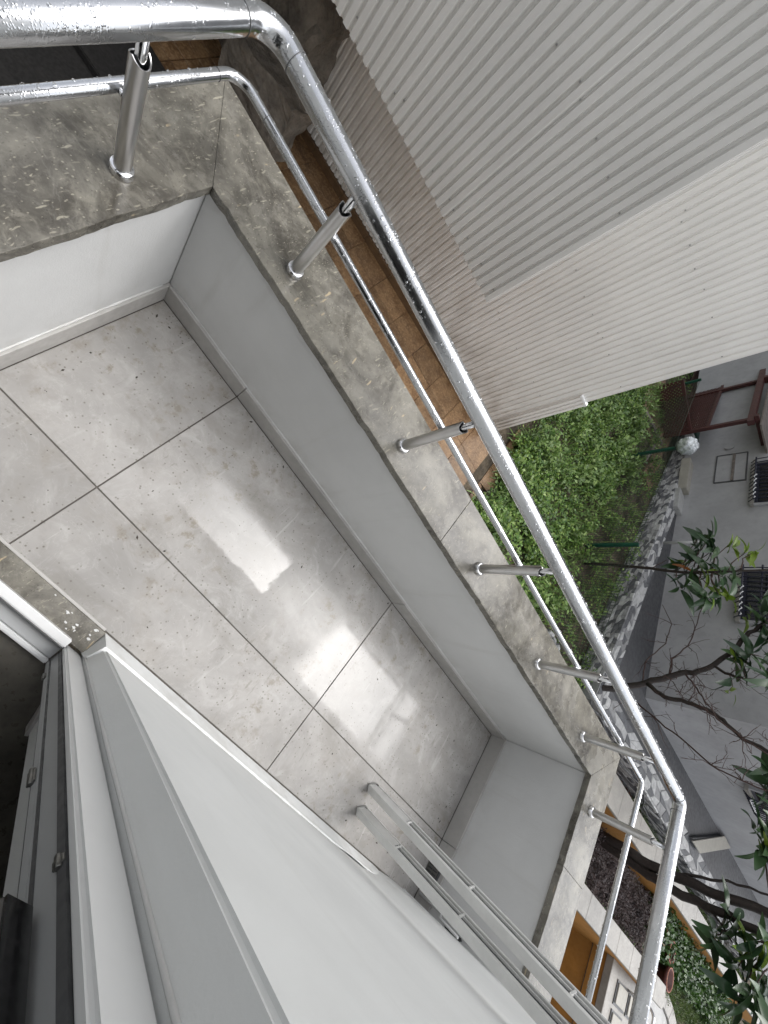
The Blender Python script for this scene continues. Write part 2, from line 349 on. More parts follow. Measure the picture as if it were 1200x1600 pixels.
def empty(name, loc, label, cat, group=None):
    o = D.objects.new(name, None); o.empty_display_size = .1; COL.objects.link(o); o.location = loc
    return tag(o, label, cat, group)
def tri_soup(name, verts, faces, mat, parent=None, smooth=False):
    me = D.meshes.new(name); me.from_pydata(verts, [], faces); me.materials.append(MT[mat])
    if smooth: me.shade_smooth()
    o = D.objects.new(name, me); COL.objects.link(o)
    attach(o, parent)
    return o
def arc_path(pts, r, n=8):
    """polyline with rounded corners; r per inner corner"""
    pts = [Vector(p) for p in pts]; out = [pts[0]]
    for i in range(1, len(pts) - 1):
        a = (pts[i - 1] - pts[i]).normalized(); b = (pts[i + 1] - pts[i]).normalized(); rr = r[i - 1]
        ang = a.angle(b); dd = rr / math.tan(ang / 2); c = pts[i] + (a + b).normalized() * rr / math.sin(ang / 2)
        p0 = pts[i] + a * dd; p1 = pts[i] + b * dd; u = p0 - c; v = p1 - c
        for k in range(n + 1):
            th = k / n; om = u.angle(v); out.append(c + (u * math.sin((1 - th) * om) + v * math.sin(th * om)) / math.sin(om))
    out.append(pts[-1]); return out

GZ = -2.0      # garden level
H = 0.589      # top of the coping
WY = -0.905    # house wall plane
LX = 2.79      # inner face of the end parapet
# ================================================================== LARGE STRUCTURE
g = MB()
for x0, x1, y0, y1, zz in ((-120, 3.2, -120, 160, GZ - .03), (3.2, 10.42, .30, 160, GZ - .03), (3.2, 10.42, -120, -4, GZ - .03), (10.42, 140, -120, 160, GZ - .03), (3.2, 10.42, -4, .3, -4.2)): g.poly([(x0, y0, zz), (x1, y0, zz), (x1, y1, zz), (x0, y1, zz)], [(0, 1, 2, 3)])
tag(g.build('ground', 'soil'), kind='structure')
# balcony floor: bed with grout, and the tiles
fl = MB().box(-.02, LX + .02, WY - .02, .02, -.15, -.0035).build('balcony_floor', 'grout'); tag(fl, kind='structure')
xs = [.012, .422, 1.622, LX - .012]; ys = [WY + .004, -.62, -.012]; G = .0024
for i in range(3):
    for j in range(2):
        a, b, c, d = xs[i] + (G if i else .002), xs[i + 1] - (G if i < 2 else .002), ys[j] + (G if j else 0), ys[j + 1] - (G if j == 0 else .002)
        cx, cy = (a + b) / 2, (c + d) / 2
        o = MB().box(a - cx, b - cx, c - cy, d - cy, -.008, 0).build('tile', 'tile', fl, .0008, 1); o.location = (cx, cy, 0)
# small grit lying on the floor
P = []; F = []
for k in range(150):
    x = random.uniform(.03, 2.75); y = random.uniform(-.89, -.02)
    if random.random() < .4: x, y = random.choice([(random.gauss(.1, .07), random.gauss(-.06, .05)), (random.uniform(.05, 2.7), random.gauss(-.03, .02)), (2.7 + random.gauss(0, .03), random.gauss(-.6, .1))])
    if not (.02 < x < 2.77 and -.89 < y < -.015): continue
    s = random.choice([.0012, .0016, .002, .0035]); ang = random.uniform(0, 6.28); el = random.uniform(1, 2.6); ca, sa = math.cos(ang), math.sin(ang); o = len(P)
    for dx, dy, dz in ((-1, 0, 0), (0, -1, 0), (1, 0, 0), (0, 1, 0), (0, 0, 1)):
        X, Y = dx * s * el, dy * s; P.append((x + X * ca - Y * sa, y + X * sa + Y * ca, .0003 + dz * s * .8))
    F += [(o, o + 1, o + 4), (o + 1, o + 2, o + 4), (o + 2, o + 3, o + 4), (o + 3, o, o + 4)]
tag(tri_soup('floor_grit', P, F, 'debris'), 'dark specks of grit scattered over the pale balcony floor tiles', 'grit', kind='stuff')

# parapet: one thing
par = empty('balcony_parapet', (0, 0, 0), 'low white plastered balcony parapet with grey fossil stone coping', 'parapet')
MB().box(-.20, .0, WY - .2, .22, -.2, H - .031).build('wall', 'plaster', par, .004)
MB().box(.0005, LX + .20, .0, .22, -.2, H - .0312).build('wall', 'plaster', par, .004)
MB().box(LX, LX + .2, WY - .4, -.0005, -.2, H - .0314).build('wall', 'plaster', par, .004)
sk = .093; tk = .012
for a, b in ((.0125, .4205), (.4235, 1.6205), (1.6235, LX - .0125)): MB().box(a, b, -tk, -.0005, .001, sk).build('skirting_tile', 'skirt', par, .0015, 1)
for a, b in ((WY + .003, -.6215), (-.6185, -.001)):
    MB().box(.0005, tk, a, b, .001, sk).build('skirting_tile', 'skirt', par, .0015, 1)
    MB().box(LX - tk, LX - .0005, a, b, .001, sk + .004).build('skirting_tile', 'skirt', par, .0015, 1)
# caulk beads along the skirting tops
for pth in ([(.02, -.001, sk + .002), (1.0, -.0012, sk + .0035), (2.0, -.001, sk + .002), (LX - .02, -.001, sk + .003)], [(.001, -.03, sk + .002), (.0012, -.4, sk + .004), (.001, WY + .01, sk + .002)]):
    q = []
    for a, b in zip(pth, pth[1:]):
        for k in range(12): q.append(Vector(a).lerp(Vector(b), k / 12) + Vector((0, 0, random.uniform(-.0015, .002))))
    q.append(Vector(pth[-1])); MB().tube(q, [random.uniform(.002, .0045) for _ in q], 6).build('caulk_bead', 'plaster', par)
# coping stones, chipped inner edges
def slab(pts, chip, name='coping_stone', z1=H):
    P = []; n = len(pts)
    for i in range(n):
        a, b = Vector(pts[i]), Vector(pts[(i + 1) % n]); L = (b - a).length
        P.append(a)
        if chip[i]:
            nrm = Vector(((b - a).y, -(b - a).x)).normalized(); m = int(L / .018); off = 0
            for k in range(1, m):
                off = off * .7 + random.gauss(0, .0009); o = off
                if random.random() < .05: o -= random.uniform(.001, .004)
                P.append(a.lerp(b, k / m) + nrm * max(-.007, min(.003, o)))
    return MB().prism([(p.x, p.y) for p in P], z1 - .03, z1).build(name, 'fossil', par, .0012, 1)
IY, OY, IXL, OXL, IXE, OXE = -.010, .231, .016, -.212, 2.768, 3.010
slab([(IXL, IY), (OXL, OY), (OXL, WY - .2), (IXL + .018, WY - .2)], [0, 0, 0, 1])
slab([(IXL + .0006, IY), (1.2226, IY), (1.2226, OY), (OXL + .0006, OY)], [1, 0, 0, 0])
slab([(1.2232, IY), (IXE, IY), (OXE, OY), (1.2232, OY)], [1, 0, 0, 0], z1=H + .0008)
slab([(IXE + .001, IY - .001), (IXE + .006, -.42), (OXE, -.42), (OXE, OY - .001)], [1, 0, 0, 0])
slab([(IXE + .006, -.4212), (IXE + .014, WY - .4), (OXE, WY - .4), (OXE, -.4212)], [1, 0, 0, 0], z1=H + .0007)
# house: wall, reveal, upper balcony
hs_ = empty('apartment_wall', (1.7, WY, 0), 'white painted house wall with projecting corner beside the balcony door', 'wall')
WX = 2.675
MB().prism([(.827, -.936), (2.26, -.936), (2.36, -.925), (2.47, -.908), (2.55, -.902), (WX, -.900), (WX, -1.2), (.862, -1.2), (.812, -1.062), (.806, -.985)][::-1], -.2, 3.1).build('wall', 'wallpaint', hs_, .006, 3)
MB().box(WX + .001, 3.4, -1.42, -1.0, -2, 3.1).build('side_wall', 'wallpaint', hs_)
MB().box(-6, .03, -1.4, WY, -2.0, 3.1).build('side_wall', 'wallpaint', hs_)
MB().box(.0305, .805, -1.2, -.95, 2.12, 3.1).build('lintel', 'wallpaint', hs_)
# bevelled base strip and corner bead of the wall
bb = [(.799, -.906), (2.40, -.906), (2.47, -.909), (.807, -.987), (.792, -.987)]; bt = [(.820, -.928), (2.30, -.931), (2.40, -.922), (.8065, -.986), (.803, -.986)]
bm_ = MB(); bm_.poly([(x, y, .0012) for x, y in bb] + [(x, y, .072) for x, y in bt], [(5, 6, 7, 8, 9), (1, 0, 5, 6)[::-1], (2, 1, 6, 7)[::-1], (0, 4, 9, 5)[::-1], (4, 3, 8, 9)[::-1]]); bm_.build('base_strip', 'wallpaint', hs_)
MB().box(WX - .012, WX + .004, -.93, -.897, .001, 2.74).build('corner_bead', 'white', hs_, .004, 3)
MB().tube([(.8055, -.9845, .02 + .12 * k) for k in range(18)], [random.uniform(.002, .004) for k in range(18)], 6).build('caulk_bead', 'plaster', hs_)
# room behind the door
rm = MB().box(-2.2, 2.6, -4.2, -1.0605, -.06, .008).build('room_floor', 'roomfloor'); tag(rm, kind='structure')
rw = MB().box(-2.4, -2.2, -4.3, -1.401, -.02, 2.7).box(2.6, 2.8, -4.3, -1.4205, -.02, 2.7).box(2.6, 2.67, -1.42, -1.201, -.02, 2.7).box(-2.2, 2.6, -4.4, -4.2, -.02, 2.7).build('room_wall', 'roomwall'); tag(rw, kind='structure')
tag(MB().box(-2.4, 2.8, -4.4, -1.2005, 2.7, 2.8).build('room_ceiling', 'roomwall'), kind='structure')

# ================================================================== DOOR
dr = empty('balcony_doorway', (.4, -1.03, 0), 'white framed balcony doorway opening into the dark room', 'doorway')
th = MB().box(.031, .7985, -.985, WY + .001, -.1, .02).build('threshold', 'fossil', dr, .002, 1); th['label'] = 'grey stone door threshold with white paint spills'
for k in range(15):   # paint and plaster spills
    x = .80 - abs(random.gauss(0, .07)) - .012; y = random.uniform(-.965, -.912)
    if x < .5: continue
    s = random.uniform(.002, .008); n = 13
    pts = [(x + s * random.uniform(.5, 1.2) * math.cos(6.283 * i / n), y + s * random.uniform(.3, .8) * math.sin(6.283 * i / n)) for i in range(n)]
    pts = [(min(px, .796), max(min(py, WY - .004), -.969)) for px, py in pts]
    MB().prism(pts, .0203, .0212 + random.uniform(0, .0012)).build('plaster_spill', 'plaster', dr)
MB().box(.031, .7915, WY + .0008, WY + .010, -.004, .012).build('sill_strip', 'skirt', dr, .001, 1)
MB().box(.03, .7446, -1.0, -.9725, -.01, .058).build('frame_bottom', 'pvc', dr, .003, 2)
MB().box(.745, .8058, -1.0095, -.9935, .0, 2.12).build('frame_jamb', 'pvc', dr, .005, 3)
MB().box(.03, .7465, -1.045, -1.0005, -.01, .022).build('frame_track', 'pvcg', dr, .002, 1)
MB().box(.03, .7465, -1.0600, -1.0455, -.01, .040).build('inner_lip', 'pvc', dr, .003, 2)
MB().box(.03, .7415, -1.0040, -1.0003, .022, .056).build('rubber_seal', 'rubber', dr)
MB().box(.7515, .8115, -1.0600, -1.0103, -.01, 2.12).build('inner_jamb', 'pvcg', dr, .003, 2)
MB().box(.7462, .7512, -1.0185, -1.0100, .04, 2.12).build('rubber_seal', 'rubber', dr)
MB().box(.7480, .7513, -1.0585, -1.0480, .04, 2.12).build('jamb_bead', 'pvcg', dr, .0012, 2)
MB().box(.7492, .7514, -1.0478, -1.0445, .04, 2.12).build('bead_groove', 'rubber', dr)
MB().box(.7535, .8115, -1.0640, -1.0603, .04, 2.12).build('rubber_seal', 'rubber', dr)
MB().poly([(.8135, -1.066, .009), (.8625, -1.2, .009), (.8545, -1.2035, .009), (.8055, -1.069, .009), (.8135, -1.066, .085), (.8625, -1.2, .085), (.8545, -1.2035, .085), (.8055, -1.069, .085)], [(0, 3, 2, 1), (4, 5, 6, 7), (0, 1, 5, 4), (1, 2, 6, 5), (2, 3, 7, 6), (3, 0, 4, 7)]).build('inner_skirting', 'skirt', dr)
for zz, yy, hh in ((.18, -1.0565, .05), (.78, -1.0565, .05), (1.07, -1.016, .02)):
    MB().tube([(.7455, yy, zz), (.7455, yy, zz + hh)], .0038, 10).box(.744, .7478, yy - .006, yy + .006, zz + .004, zz + hh - .004).build('strike_plate', 'hinge', dr, .001, 1)
lk = MB().box(.712, .7478, -1.068, -1.036, 1.105, 1.45).build('lock_case', 'blackg', dr, .005, 3)
for zz in (1.15, 1.19, 1.235, 1.28):
    MB().tube([(.7115, -1.052, zz), (.703, -1.052, zz)], .009, 14).build('knob', 'blackg', lk)
lk['label'] = 'glossy black fitting with round knobs on the door jamb'

# ================================================================== RAILING
rl = empty('steel_railing', (1.4, .074, H), 'wet stainless steel tube railing round the balcony on stubby posts', 'railing')
PY, PXL, PXE = .074, -.058, 2.866
ZT = .9165; RT = .025
top = arc_path([(PXL, -1.0, ZT), (PXL, PY, ZT), (PXE, PY, ZT), (PXE + .004, -1.05, ZT)], [.065, .034], 12)
def densify(path, step):
    out = []
    for a, b in zip(path, path[1:]):
        n = max(1, int((b - a).length / step)); out += [a.lerp(b, k / n) for k in range(n)]
    return out + [path[-1]]
tp = MB().tube(top, RT, 32).build('top_rail', 'steel', rl)
ZL = .749; RL = .0115; off = .0305
low = arc_path([(PXL - off - .01, -1.0, ZL), (PXL - off - .01, PY + off + .003, ZL), (PXE + off + .005, PY + off + .003, ZL), (PXE + off + .005, -1.05, ZL)], [.05, .03], 10)
lo_ = MB().tube(low, RL, 20).build('lower_rail', 'steel', rl)
def ring(c, ax, r, wd, mat, par_, nm):
    c = Vector(c); ax = Vector(ax).normalized(); MB().tube([c - ax * wd / 2, c + ax * wd / 2], r, 28).build(nm, mat, par_)
for c, ax in (((PXL, -.005, ZT), (0, 1, 0)), ((.022, PY, ZT), (1, 0, 0)), ((PXE - .045, PY, ZT), (1, 0, 0)), ((PXE, .022, ZT), (0, 1, 0))): ring(c, ax, RT + .0009, .0016, 'rubber', tp, 'seam_ring')
for c, ax in (((PXL - off - .01, .04, ZL), (0, 1, 0)), ((.0, PY + off + .003, ZL), (1, 0, 0)), ((PXE - .01, PY + off + .003, ZL), (1, 0, 0))): ring(c, ax, RL + .0006, .0012, 'rubber', lo_, 'seam_ring')
posts = [((PXL, -.205), (-1, 0)), ((.264, PY), (0, 1)), ((.868, PY), (0, 1)), ((1.441, PY), (0, 1)), ((2.015, PY), (0, 1)), ((2.564, PY), (0, 1)), ((PXE, -.135), (1, 0)), ((PXE, -.86), (1, 0)), ((PXL, -.80), (-1, 0))]
RP = .0178
for (x, y), (ox, oy) in posts:
    m = MB(); seg = 28; ang0 = math.atan2(oy, ox)
    # tube with a cut saddle mouth at the top
    P = []; zt = []
    for j in range(seg):
        a = 2 * math.pi * j / seg; side = abs(math.cos(a - ang0)) ; zt.append(.846 + .012 * (1 - side) )
    rings = [(RP, [H + .002] * seg), (RP, [.82] * seg), (RP, zt), (RP - .0022, [q - .0004 for q in zt]), (RP - .0022, [.79] * seg)]
    for r, zz in rings:
        for j in range(seg): a = 2 * math.pi * j / seg; P.append((x + r * math.cos(a), y + r * math.sin(a), zz[j]))
    Fc = [(i * seg + j, i * seg + (j + 1) % seg, (i + 1) * seg + (j + 1) % seg, (i + 1) * seg + j) for i in range(len(rings) - 1) for j in range(seg)] + [tuple(4 * seg + j for j in range(seg))]
    m.poly(P, Fc, True); po = m.build('post', 'steel2', rl)
    po.data.set_sharp_from_angle(angle=math.radians(40))
    c = MB(); prof = [(RP + .0003, .0145), (.0225, .0140), (.0245, .0115), (.0255, .004), (.0262, .0005)]; P = []
    for r, z in prof:
        for j in range(28): a = 2 * math.pi * j / 28; P.append((x + r * math.cos(a), y + r * math.sin(a), H + .0012 + z))
    c.poly(P, [(i * 28 + j, i * 28 + (j + 1) % 28, (i + 1) * 28 + (j + 1) % 28, (i + 1) * 28 + j)[::-1] for i in range(4) for j in range(28)], True).build('base_collar', 'chrome', po)
    MB().tube([(x, y, .79), (x, y, ZT - RT + .003)], .0095, 16).build('pin', 'chrome', po)
    MB().tube([(x + ox * (RP - .001), y + oy * (RP - .001), ZL), (x + ox * (off + .004), y + oy * (off + .004), ZL)], .006, 10).build('bracket', 'chrome', po)
# water beads on the rails
def octa():
    V = [Vector(v) for v in ((1, 0, 0), (-1, 0, 0), (0, 1, 0), (0, -1, 0), (0, 0, 1), (0, 0, -1))]
    Fc = [(0, 2, 4), (2, 1, 4), (1, 3, 4), (3, 0, 4), (2, 0, 5), (1, 2, 5), (3, 1, 5), (0, 3, 5)]; out = []; mid = {}
    def md(a, b):
        k = (min(a, b), max(a, b))
        if k not in mid: V.append(((V[a] + V[b]) / 2).normalized()); mid[k] = len(V) - 1
        return mid[k]
    for a, b, c in Fc:
        ab, bc, ca = md(a, b), md(b, c), md(c, a); out += [(a, ab, ca), (ab, b, bc), (ca, bc, c), (ab, bc, ca)]
    return V, out
OV, OF = octa()
def drops(path, R, n, hang, name, par_):
    path = densify(path, .02); P = []; F = []
    cum = [0]
    for a, b in zip(path, path[1:]): cum.append(cum[-1] + (b - a).length)
    for k in range(n):
        s = random.uniform(0, cum[-1]); i = max(j for j in range(len(cum)) if cum[j] <= s); i = min(i, len(path) - 2)
        p = path[i].lerp(path[i + 1], (s - cum[i]) / max(1e-6, cum[i + 1] - cum[i])); T = (path[i + 1] - path[i]).normalized(); B = T.cross(Vector((0, 0, 1)))
        if k < hang: th = math.pi + random.gauss(0, .16); r = random.uniform(.0016, .0030); fl = .95
        else: th = random.gauss(0, 1.0); r = random.choice([.0009, .0012, .0016, .0021, .0028]) * random.uniform(.8, 1.3); fl = .45
        N = Vector((0, 0, 1)) * math.cos(th) + B * math.sin(th); Q = T.cross(N); c = p + N * (R + r * fl * .25); e = random.uniform(.8, 1.7); ro = random.uniform(0, 3.14)
        A1 = T * math.cos(ro) + Q * math.sin(ro); A2 = Q * math.cos(ro) - T * math.sin(ro); o = len(P)
        if k < hang: e = 1
        for v in OV: P.append(tuple(c + A1 * v.x * r * e + A2 * v.y * r + N * v.z * r * fl))
        F += [(a + o, b + o, c_ + o) for a, b, c_ in OF]
    ob = tri_soup(name, P, F, 'water', par_, True); ob['kind'] = 'stuff'
drops(top, RT, 1500, 330, 'water_drops', tp); drops(low, RL, 900, 330, 'water_drops', lo_)

# ================================================================== LEANING PROFILES, DRAIN
def profile(base, topp, wd, dp, label):
    base, topp = Vector(base), Vector(topp); d = (topp - base).normalized(); s = Vector((0, 1, 0)); s = (s - d * s.dot(d)).normalized(); t_ = d.cross(s); t_ = t_ if t_.x < 0 else -t_
    th_ = math.radians(36); s, t_ = s * math.cos(th_) + t_ * math.sin(th_), t_ * math.cos(th_) - s * math.sin(th_)
    L = (topp - base).length; L *= 1.0
    e = empty('aluminium_profile', base, label, 'metal profile', 'white aluminium profiles leaning on the house wall')
    hw, hd = wd / 2, dp / 2
    # section in (s,t): C channel open towards +s (garden side), centred lip
    sec = [(-hw, -hd), (hw, -hd), (hw, -hd + .006), (hw - .014, -hd + .006), (hw - .014, hd - .012), (hw, hd - .012), (hw, hd), (-hw, hd)]
    P = []
    for z in (0, L):
        for a, b in sec: P.append(base + s * a + t_ * b + d * z)
    n = 8; MB().poly(P, [tuple(range(n)), tuple(reversed(range(n, 2 * n)))] + [(i, n + i, n + (i + 1) % n, (i + 1) % n) for i in range(n)]).build('channel', 'alu', e, .0012, 1)
    c0 = base + s * (hw - .0125) + t_ * (-.003)
    MB().obox(c0 + d * L / 2, s * .0012, t_ * (hd - .0095), d * (L / 2 - .02)).build('groove_insert', 'alug', e)
    MB().obox(c0 + s * .006 + d * L / 2 - t_ * .004, s * .004, t_ * .0015, d * (L / 2 - .03)).build('groove_rib', 'alu', e)
    MB().obox(c0 + s * .0055 + d * .14 + t_ * .0005, s * .0045, t_ * (hd - .0085), d * .138).build('groove_cover', 'alu', e)
    for z in (.29, .64, 1.0):
        if z < L: MB().obox(base + s * (hw - .004) + t_ * (-.003) + d * z, s * .0035, t_ * (hd - .0105), d * .003).build('clip', 'alu', e)
    MB().obox(base + d * .004 - t_ * .001, s * (hw + .0008), t_ * (hd + .0008), d * .0045).build('end_cap', 'pipe', e, .001, 1)
    MB().obox(base + s * (hw - .004) - t_ * (hd - .004) + d * .012, s * .004, t_ * .004, d * .012).build('foot_pin', 'hinge', e)
    return e
profile((2.150, -.680, .004), (2.070, -.902, 1.86), .036, .046, 'white aluminium channel profile leaning on the wall, the one farther from it')
profile((2.162, -.780, .004), (2.085, -.908, 1.46), .036, .046, 'white aluminium channel profile leaning closest to the white wall')
dg = empty('drain_grate', (2.772, -.75, .05), 'small grey drain grille at the foot of the end parapet', 'drain')
MB().box(2.762, 2.777, -.80, -.70, .002, .075).build('recess', 'rubber', dg)
for k in range(7): MB().box(2.757, 2.762, -.798 + k * .0155, -.789 + k * .0155, .006, .07).build('bar', 'hinge', dg)
for zz in (.004, .038, .069): MB().box(2.7555, 2.7568, -.80, -.70, zz, zz + .005).build('cross_bar', 'hinge', dg)
pb = MB().tube(arc_path([(2.772, -.868, .02), (2.772, -.868, .16), (2.72, -.885, .20), (2.70, -.89, .32)], [.03, .03], 5), .006, 10).build('white_cable', 'pvc'); tag(pb, 'short white cable in the corner behind the leaning profiles', 'cable')
hb = MB().box(2.735, 2.775, -.899, -.885, .22, .30).build('cable_box', 'blackg', None, .004, 2); tag(hb, 'small black box in the corner of the white wall', 'box')

# ================================================================== NEIGHBOUR BUILDING WITH RIBBED CLADDING
A_ = math.radians(4.5); U_ = Vector((math.cos(A_), math.sin(A_), 0)); V_ = Vector((math.sin(A_), -math.cos(A_), 0)); O_ = Vector((2.462, 3.846, 0))
def W(u, v, z): return O_ + U_ * u + V_ * v + Vector((0, 0, z))
nb = empty('clad_building', (2.4, 3.9, GZ), 'tall neighbouring building clad in cream ribbed metal sheets with a projecting bay', 'building')
def uvbox(m, u0, u1, v0, v1, z0, z1):
    P = [W(u, v, z) for z in (z0, z1) for u, v in ((u0, v0), (u1, v0), (u1, v1), (u0, v1))]
    return m.poly(P, [(0, 1, 2, 3), (7, 6, 5, 4), (0, 4, 5, 1), (1, 5, 6, 2), (2, 6, 7, 3), (3, 7, 4, 0)])
scr = []
def sheet(u0, u1, v, z0, z1, mat, pitch=.0655, h=.017, name='cladding_sheet'):
    v += random.uniform(0, .0025)
    n = max(1, round((u1 - u0) / pitch)); p = (u1 - u0) / n; pr = []
    for k in range(n):
        for a, b in ((0, 0), (.22, 0), (.34, h), (.86, h)): pr.append((u0 + (k + a) * p, v + b))
        pr[-1] = (u0 + (k + .88) * p, v + h)
    pr.append((u1 + .004, v + .0015))
    zz = z0 + .09
    while zz < min(z1, 2.6) and u1 - u0 > .3:
        for k in range(0, n, 3):
            if random.random() < .85: scr.append(W(u0 + (k + .11) * p, v + .001, zz + random.gauss(0, .012)))
        zz += .85
    P = [W(u, vv, z) for z in (z0, z1) for u, vv in pr]; m = len(pr)
    return MB().poly(P, [(i, i + 1, m + i + 1, m + i) for i in range(m - 1)]).build(name, mat, nb)
TOPZ = 4.6; per = .0655 * 10
u = 0.0
while u > -3.98:
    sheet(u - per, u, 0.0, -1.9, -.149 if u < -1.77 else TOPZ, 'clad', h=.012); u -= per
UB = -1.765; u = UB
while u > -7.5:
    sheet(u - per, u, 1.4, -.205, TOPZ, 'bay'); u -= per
sm_ = MB()
for q in scr: sm_.obox(q, U_ * .0045, V_ * .004, (0, 0, .0045))
o = sm_.build('screws', 'pipe', nb); o['kind'] = 'stuff'
uvbox(MB(), -9, -.004, -6, -.004, GZ - .05, TOPZ - .02).build('body', 'concrete', nb)
uvbox(MB(), -9, UB - .004, -.002, 1.395, -.15, TOPZ - .02).build('bay_body', 'bay', nb)
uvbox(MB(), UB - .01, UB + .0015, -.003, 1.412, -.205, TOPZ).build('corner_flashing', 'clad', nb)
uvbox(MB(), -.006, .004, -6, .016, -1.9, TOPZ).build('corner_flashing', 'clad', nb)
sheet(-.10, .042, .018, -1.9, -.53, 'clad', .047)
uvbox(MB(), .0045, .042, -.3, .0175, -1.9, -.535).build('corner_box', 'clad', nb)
uvbox(MB(), -.105, .046, -.02, .034, -.529, -.505).build('box_cap', 'white', nb)
for k in range(9):
    u1 = .03 - k * .48; uvbox(MB(), u1 - .476, u1, -.003, .035, GZ - .02, -1.905).build('base_tile', 'brownskirt', nb)
# rough concrete at the left end of the clad wall
rc = None
def rough(name, c, sz, amp, mat, sub=14, seed=0, parent=None):
    bm = bmesh.new(); bmesh.ops.create_cube(bm, size=1); bmesh.ops.subdivide_edges(bm, edges=bm.edges[:], cuts=sub, use_grid_fill=True)
    from mathutils import noise as mn
    for v in bm.verts:
        p = Vector((v.co.x * sz[0], v.co.y * sz[1], v.co.z * sz[2])); q = p * 3 + Vector((seed, seed * 2, 0))
        p += Vector((mn.noise(q), mn.noise(q + Vector((9, 0, 0))), mn.noise(q + Vector((0, 9, 0))))) * amp + Vector((mn.noise(q * 4), mn.noise(q * 4 + Vector((5, 0, 0))), mn.noise(q * 4.2))) * amp * .35
        v.co = p + Vector(c)
    me = D.meshes.new(name); bm.to_mesh(me); bm.free(); me.materials.append(MT[mat]); me.shade_smooth() if False else None
    o = D.objects.new(name, me); COL.objects.link(o)
    attach(o, parent)
    return o
o = rough('concrete_pier', (-2.05, 3.32, -1.30), (.95, .42, 1.45), .10, 'concrete', 16, 3); tag(o, 'rough stained concrete pier at the end of the ribbed wall', 'pier')
o = rough('concrete_block', (-1.72, 2.98, -1.72), (.75, .30, .60), .06, 'concrete', 12, 8); tag(o, 'low rough concrete block with a pale top in front of the pier', 'block')
dm = empty('stairwell_shade', (-2.6, 1.5, GZ), 'dark panels standing in for a shaded stairwell beside the brown paving', 'shade panels')  # panels added to give the dark of a shaded stairwell
for k, (a, b, hh) in enumerate(((.55, 1.02, -1.80), (1.03, 1.62, -1.86), (1.63, 2.22, -1.82))): MB().box(-4.2, -1.72, a, b, GZ, hh).build('shade_panel', 'shade_black', dm, .01, 2)
MB().box(-4.2, -1.74, 1.60, 1.655, -1.86, -1.79).build('shade_ridge', 'shade_black', dm, .008, 2)
dw = MB().box(-4.5, -2.62, 2.45, 3.1, GZ, -.6).build('dark_gap_block', 'shade_black', None, .01); tag(dw, 'block coloured as the black shaded gap beyond the small brown pavers', 'wall')  # block coloured black for the shaded gap beside the pier

# ================================================================== PATH
pth = MB().box(-5, 2.98, .25, 3.9, GZ - .02, GZ - .004).build('paved_path', 'soil'); tag(pth, kind='structure')
tl = MB().box(-.2235, .2235, -.2235, .2235, -.02, .012).build('paving_tile', 'paver', pth, .003, 1); first = True
for i in range(11):
    for j in range(8):
        x = -1.48 + i * .45; y = .42 + j * .45
        if x > 2.85 or y > 3.75: continue
        o = tl if first else tl.copy()
        if not first: COL.objects.link(o)
        first = False; o.location = (x, y, GZ + random.uniform(-.002, .002)); o.rotation_euler = (0, 0, random.choice([0, math.pi / 2, math.pi]) + random.gauss(0, .004))
pv = MB().box(-.147, .147, -.072, .072, -.02, .012).build('paver', 'paver', pth, .003, 1); first = True
for i in range(6):
    for j in range(14):
        x = -3.3 + i * .30 + (j % 2) * .0; y = 2.24 + j * .15 * .0 + j * .15
        if y > 3.2 or x > -1.72: continue
        o = pv if first else pv.copy()
        if not first: COL.objects.link(o)
        first = False; o.location = (x, y, GZ + random.uniform(-.002, .003)); o.rotation_euler = (0, 0, random.gauss(0, .006))
# ragged broken concrete end of the path
for k in range(12):
    y = .6 + k * .36; ln = random.uniform(.08, .26)
    pts = [(2.97, y - .18), (2.97 + ln * random.uniform(.6, 1), y - .15), (2.97 + ln, y), (2.97 + ln * random.uniform(.5, 1), y + .16), (2.97, y + .178)]
    MB().prism(pts, GZ - .02, GZ + .008).build('broken_slab', 'paver', pth)

# ================================================================== GARDEN VEGETATION
def leaf_soup(name, pts, size, mat, tilt=.7, aspect=.5, parent=None):
    """pts (n,3): leaf bases; diamond leaf with random heading"""
    n = len(pts); a = rng.uniform(0, 2 * np.pi, n); e = rng.normal(.35, tilt * .5, n); s = size * rng.uniform(.55, 1.35, n)
    d = np.stack([np.cos(a) * np.cos(e), np.sin(a) * np.cos(e), np.sin(e)], 1); sd = np.stack([-np.sin(a), np.cos(a), rng.normal(0, .35, n)], 1); sd /= np.linalg.norm(sd, axis=1)[:, None]
    nr = np.cross(d, sd)
    v0 = pts; v2 = pts + d * s[:, None]; m = pts + d * (s * .5)[:, None] + nr * (s * .08)[:, None]
    v1 = m + sd * (s * aspect * .5)[:, None]; v3 = m - sd * (s * aspect * .5)[:, None]
    V = np.stack([v0, v1, v2, v3], 1).reshape(-1, 3); Fc = np.arange(n * 4).reshape(-1, 4)
    me = D.meshes.new(name); me.vertices.add(n * 4); me.vertices.foreach_set('co', V.astype(np.float32).ravel())
    me.loops.add(n * 4); me.loops.foreach_set('vertex_index', Fc.astype(np.int32).ravel()); me.polygons.add(n); me.polygons.foreach_set('loop_start', np.arange(0, n * 4, 4, dtype=np.int32)); me.polygons.foreach_set('loop_total', np.full(n, 4, np.int32))
    me.update(calc_edges=True); me.materials.append(MT[mat]); o = D.objects.new(name, me); COL.objects.link(o)
    attach(o, parent)
    return o
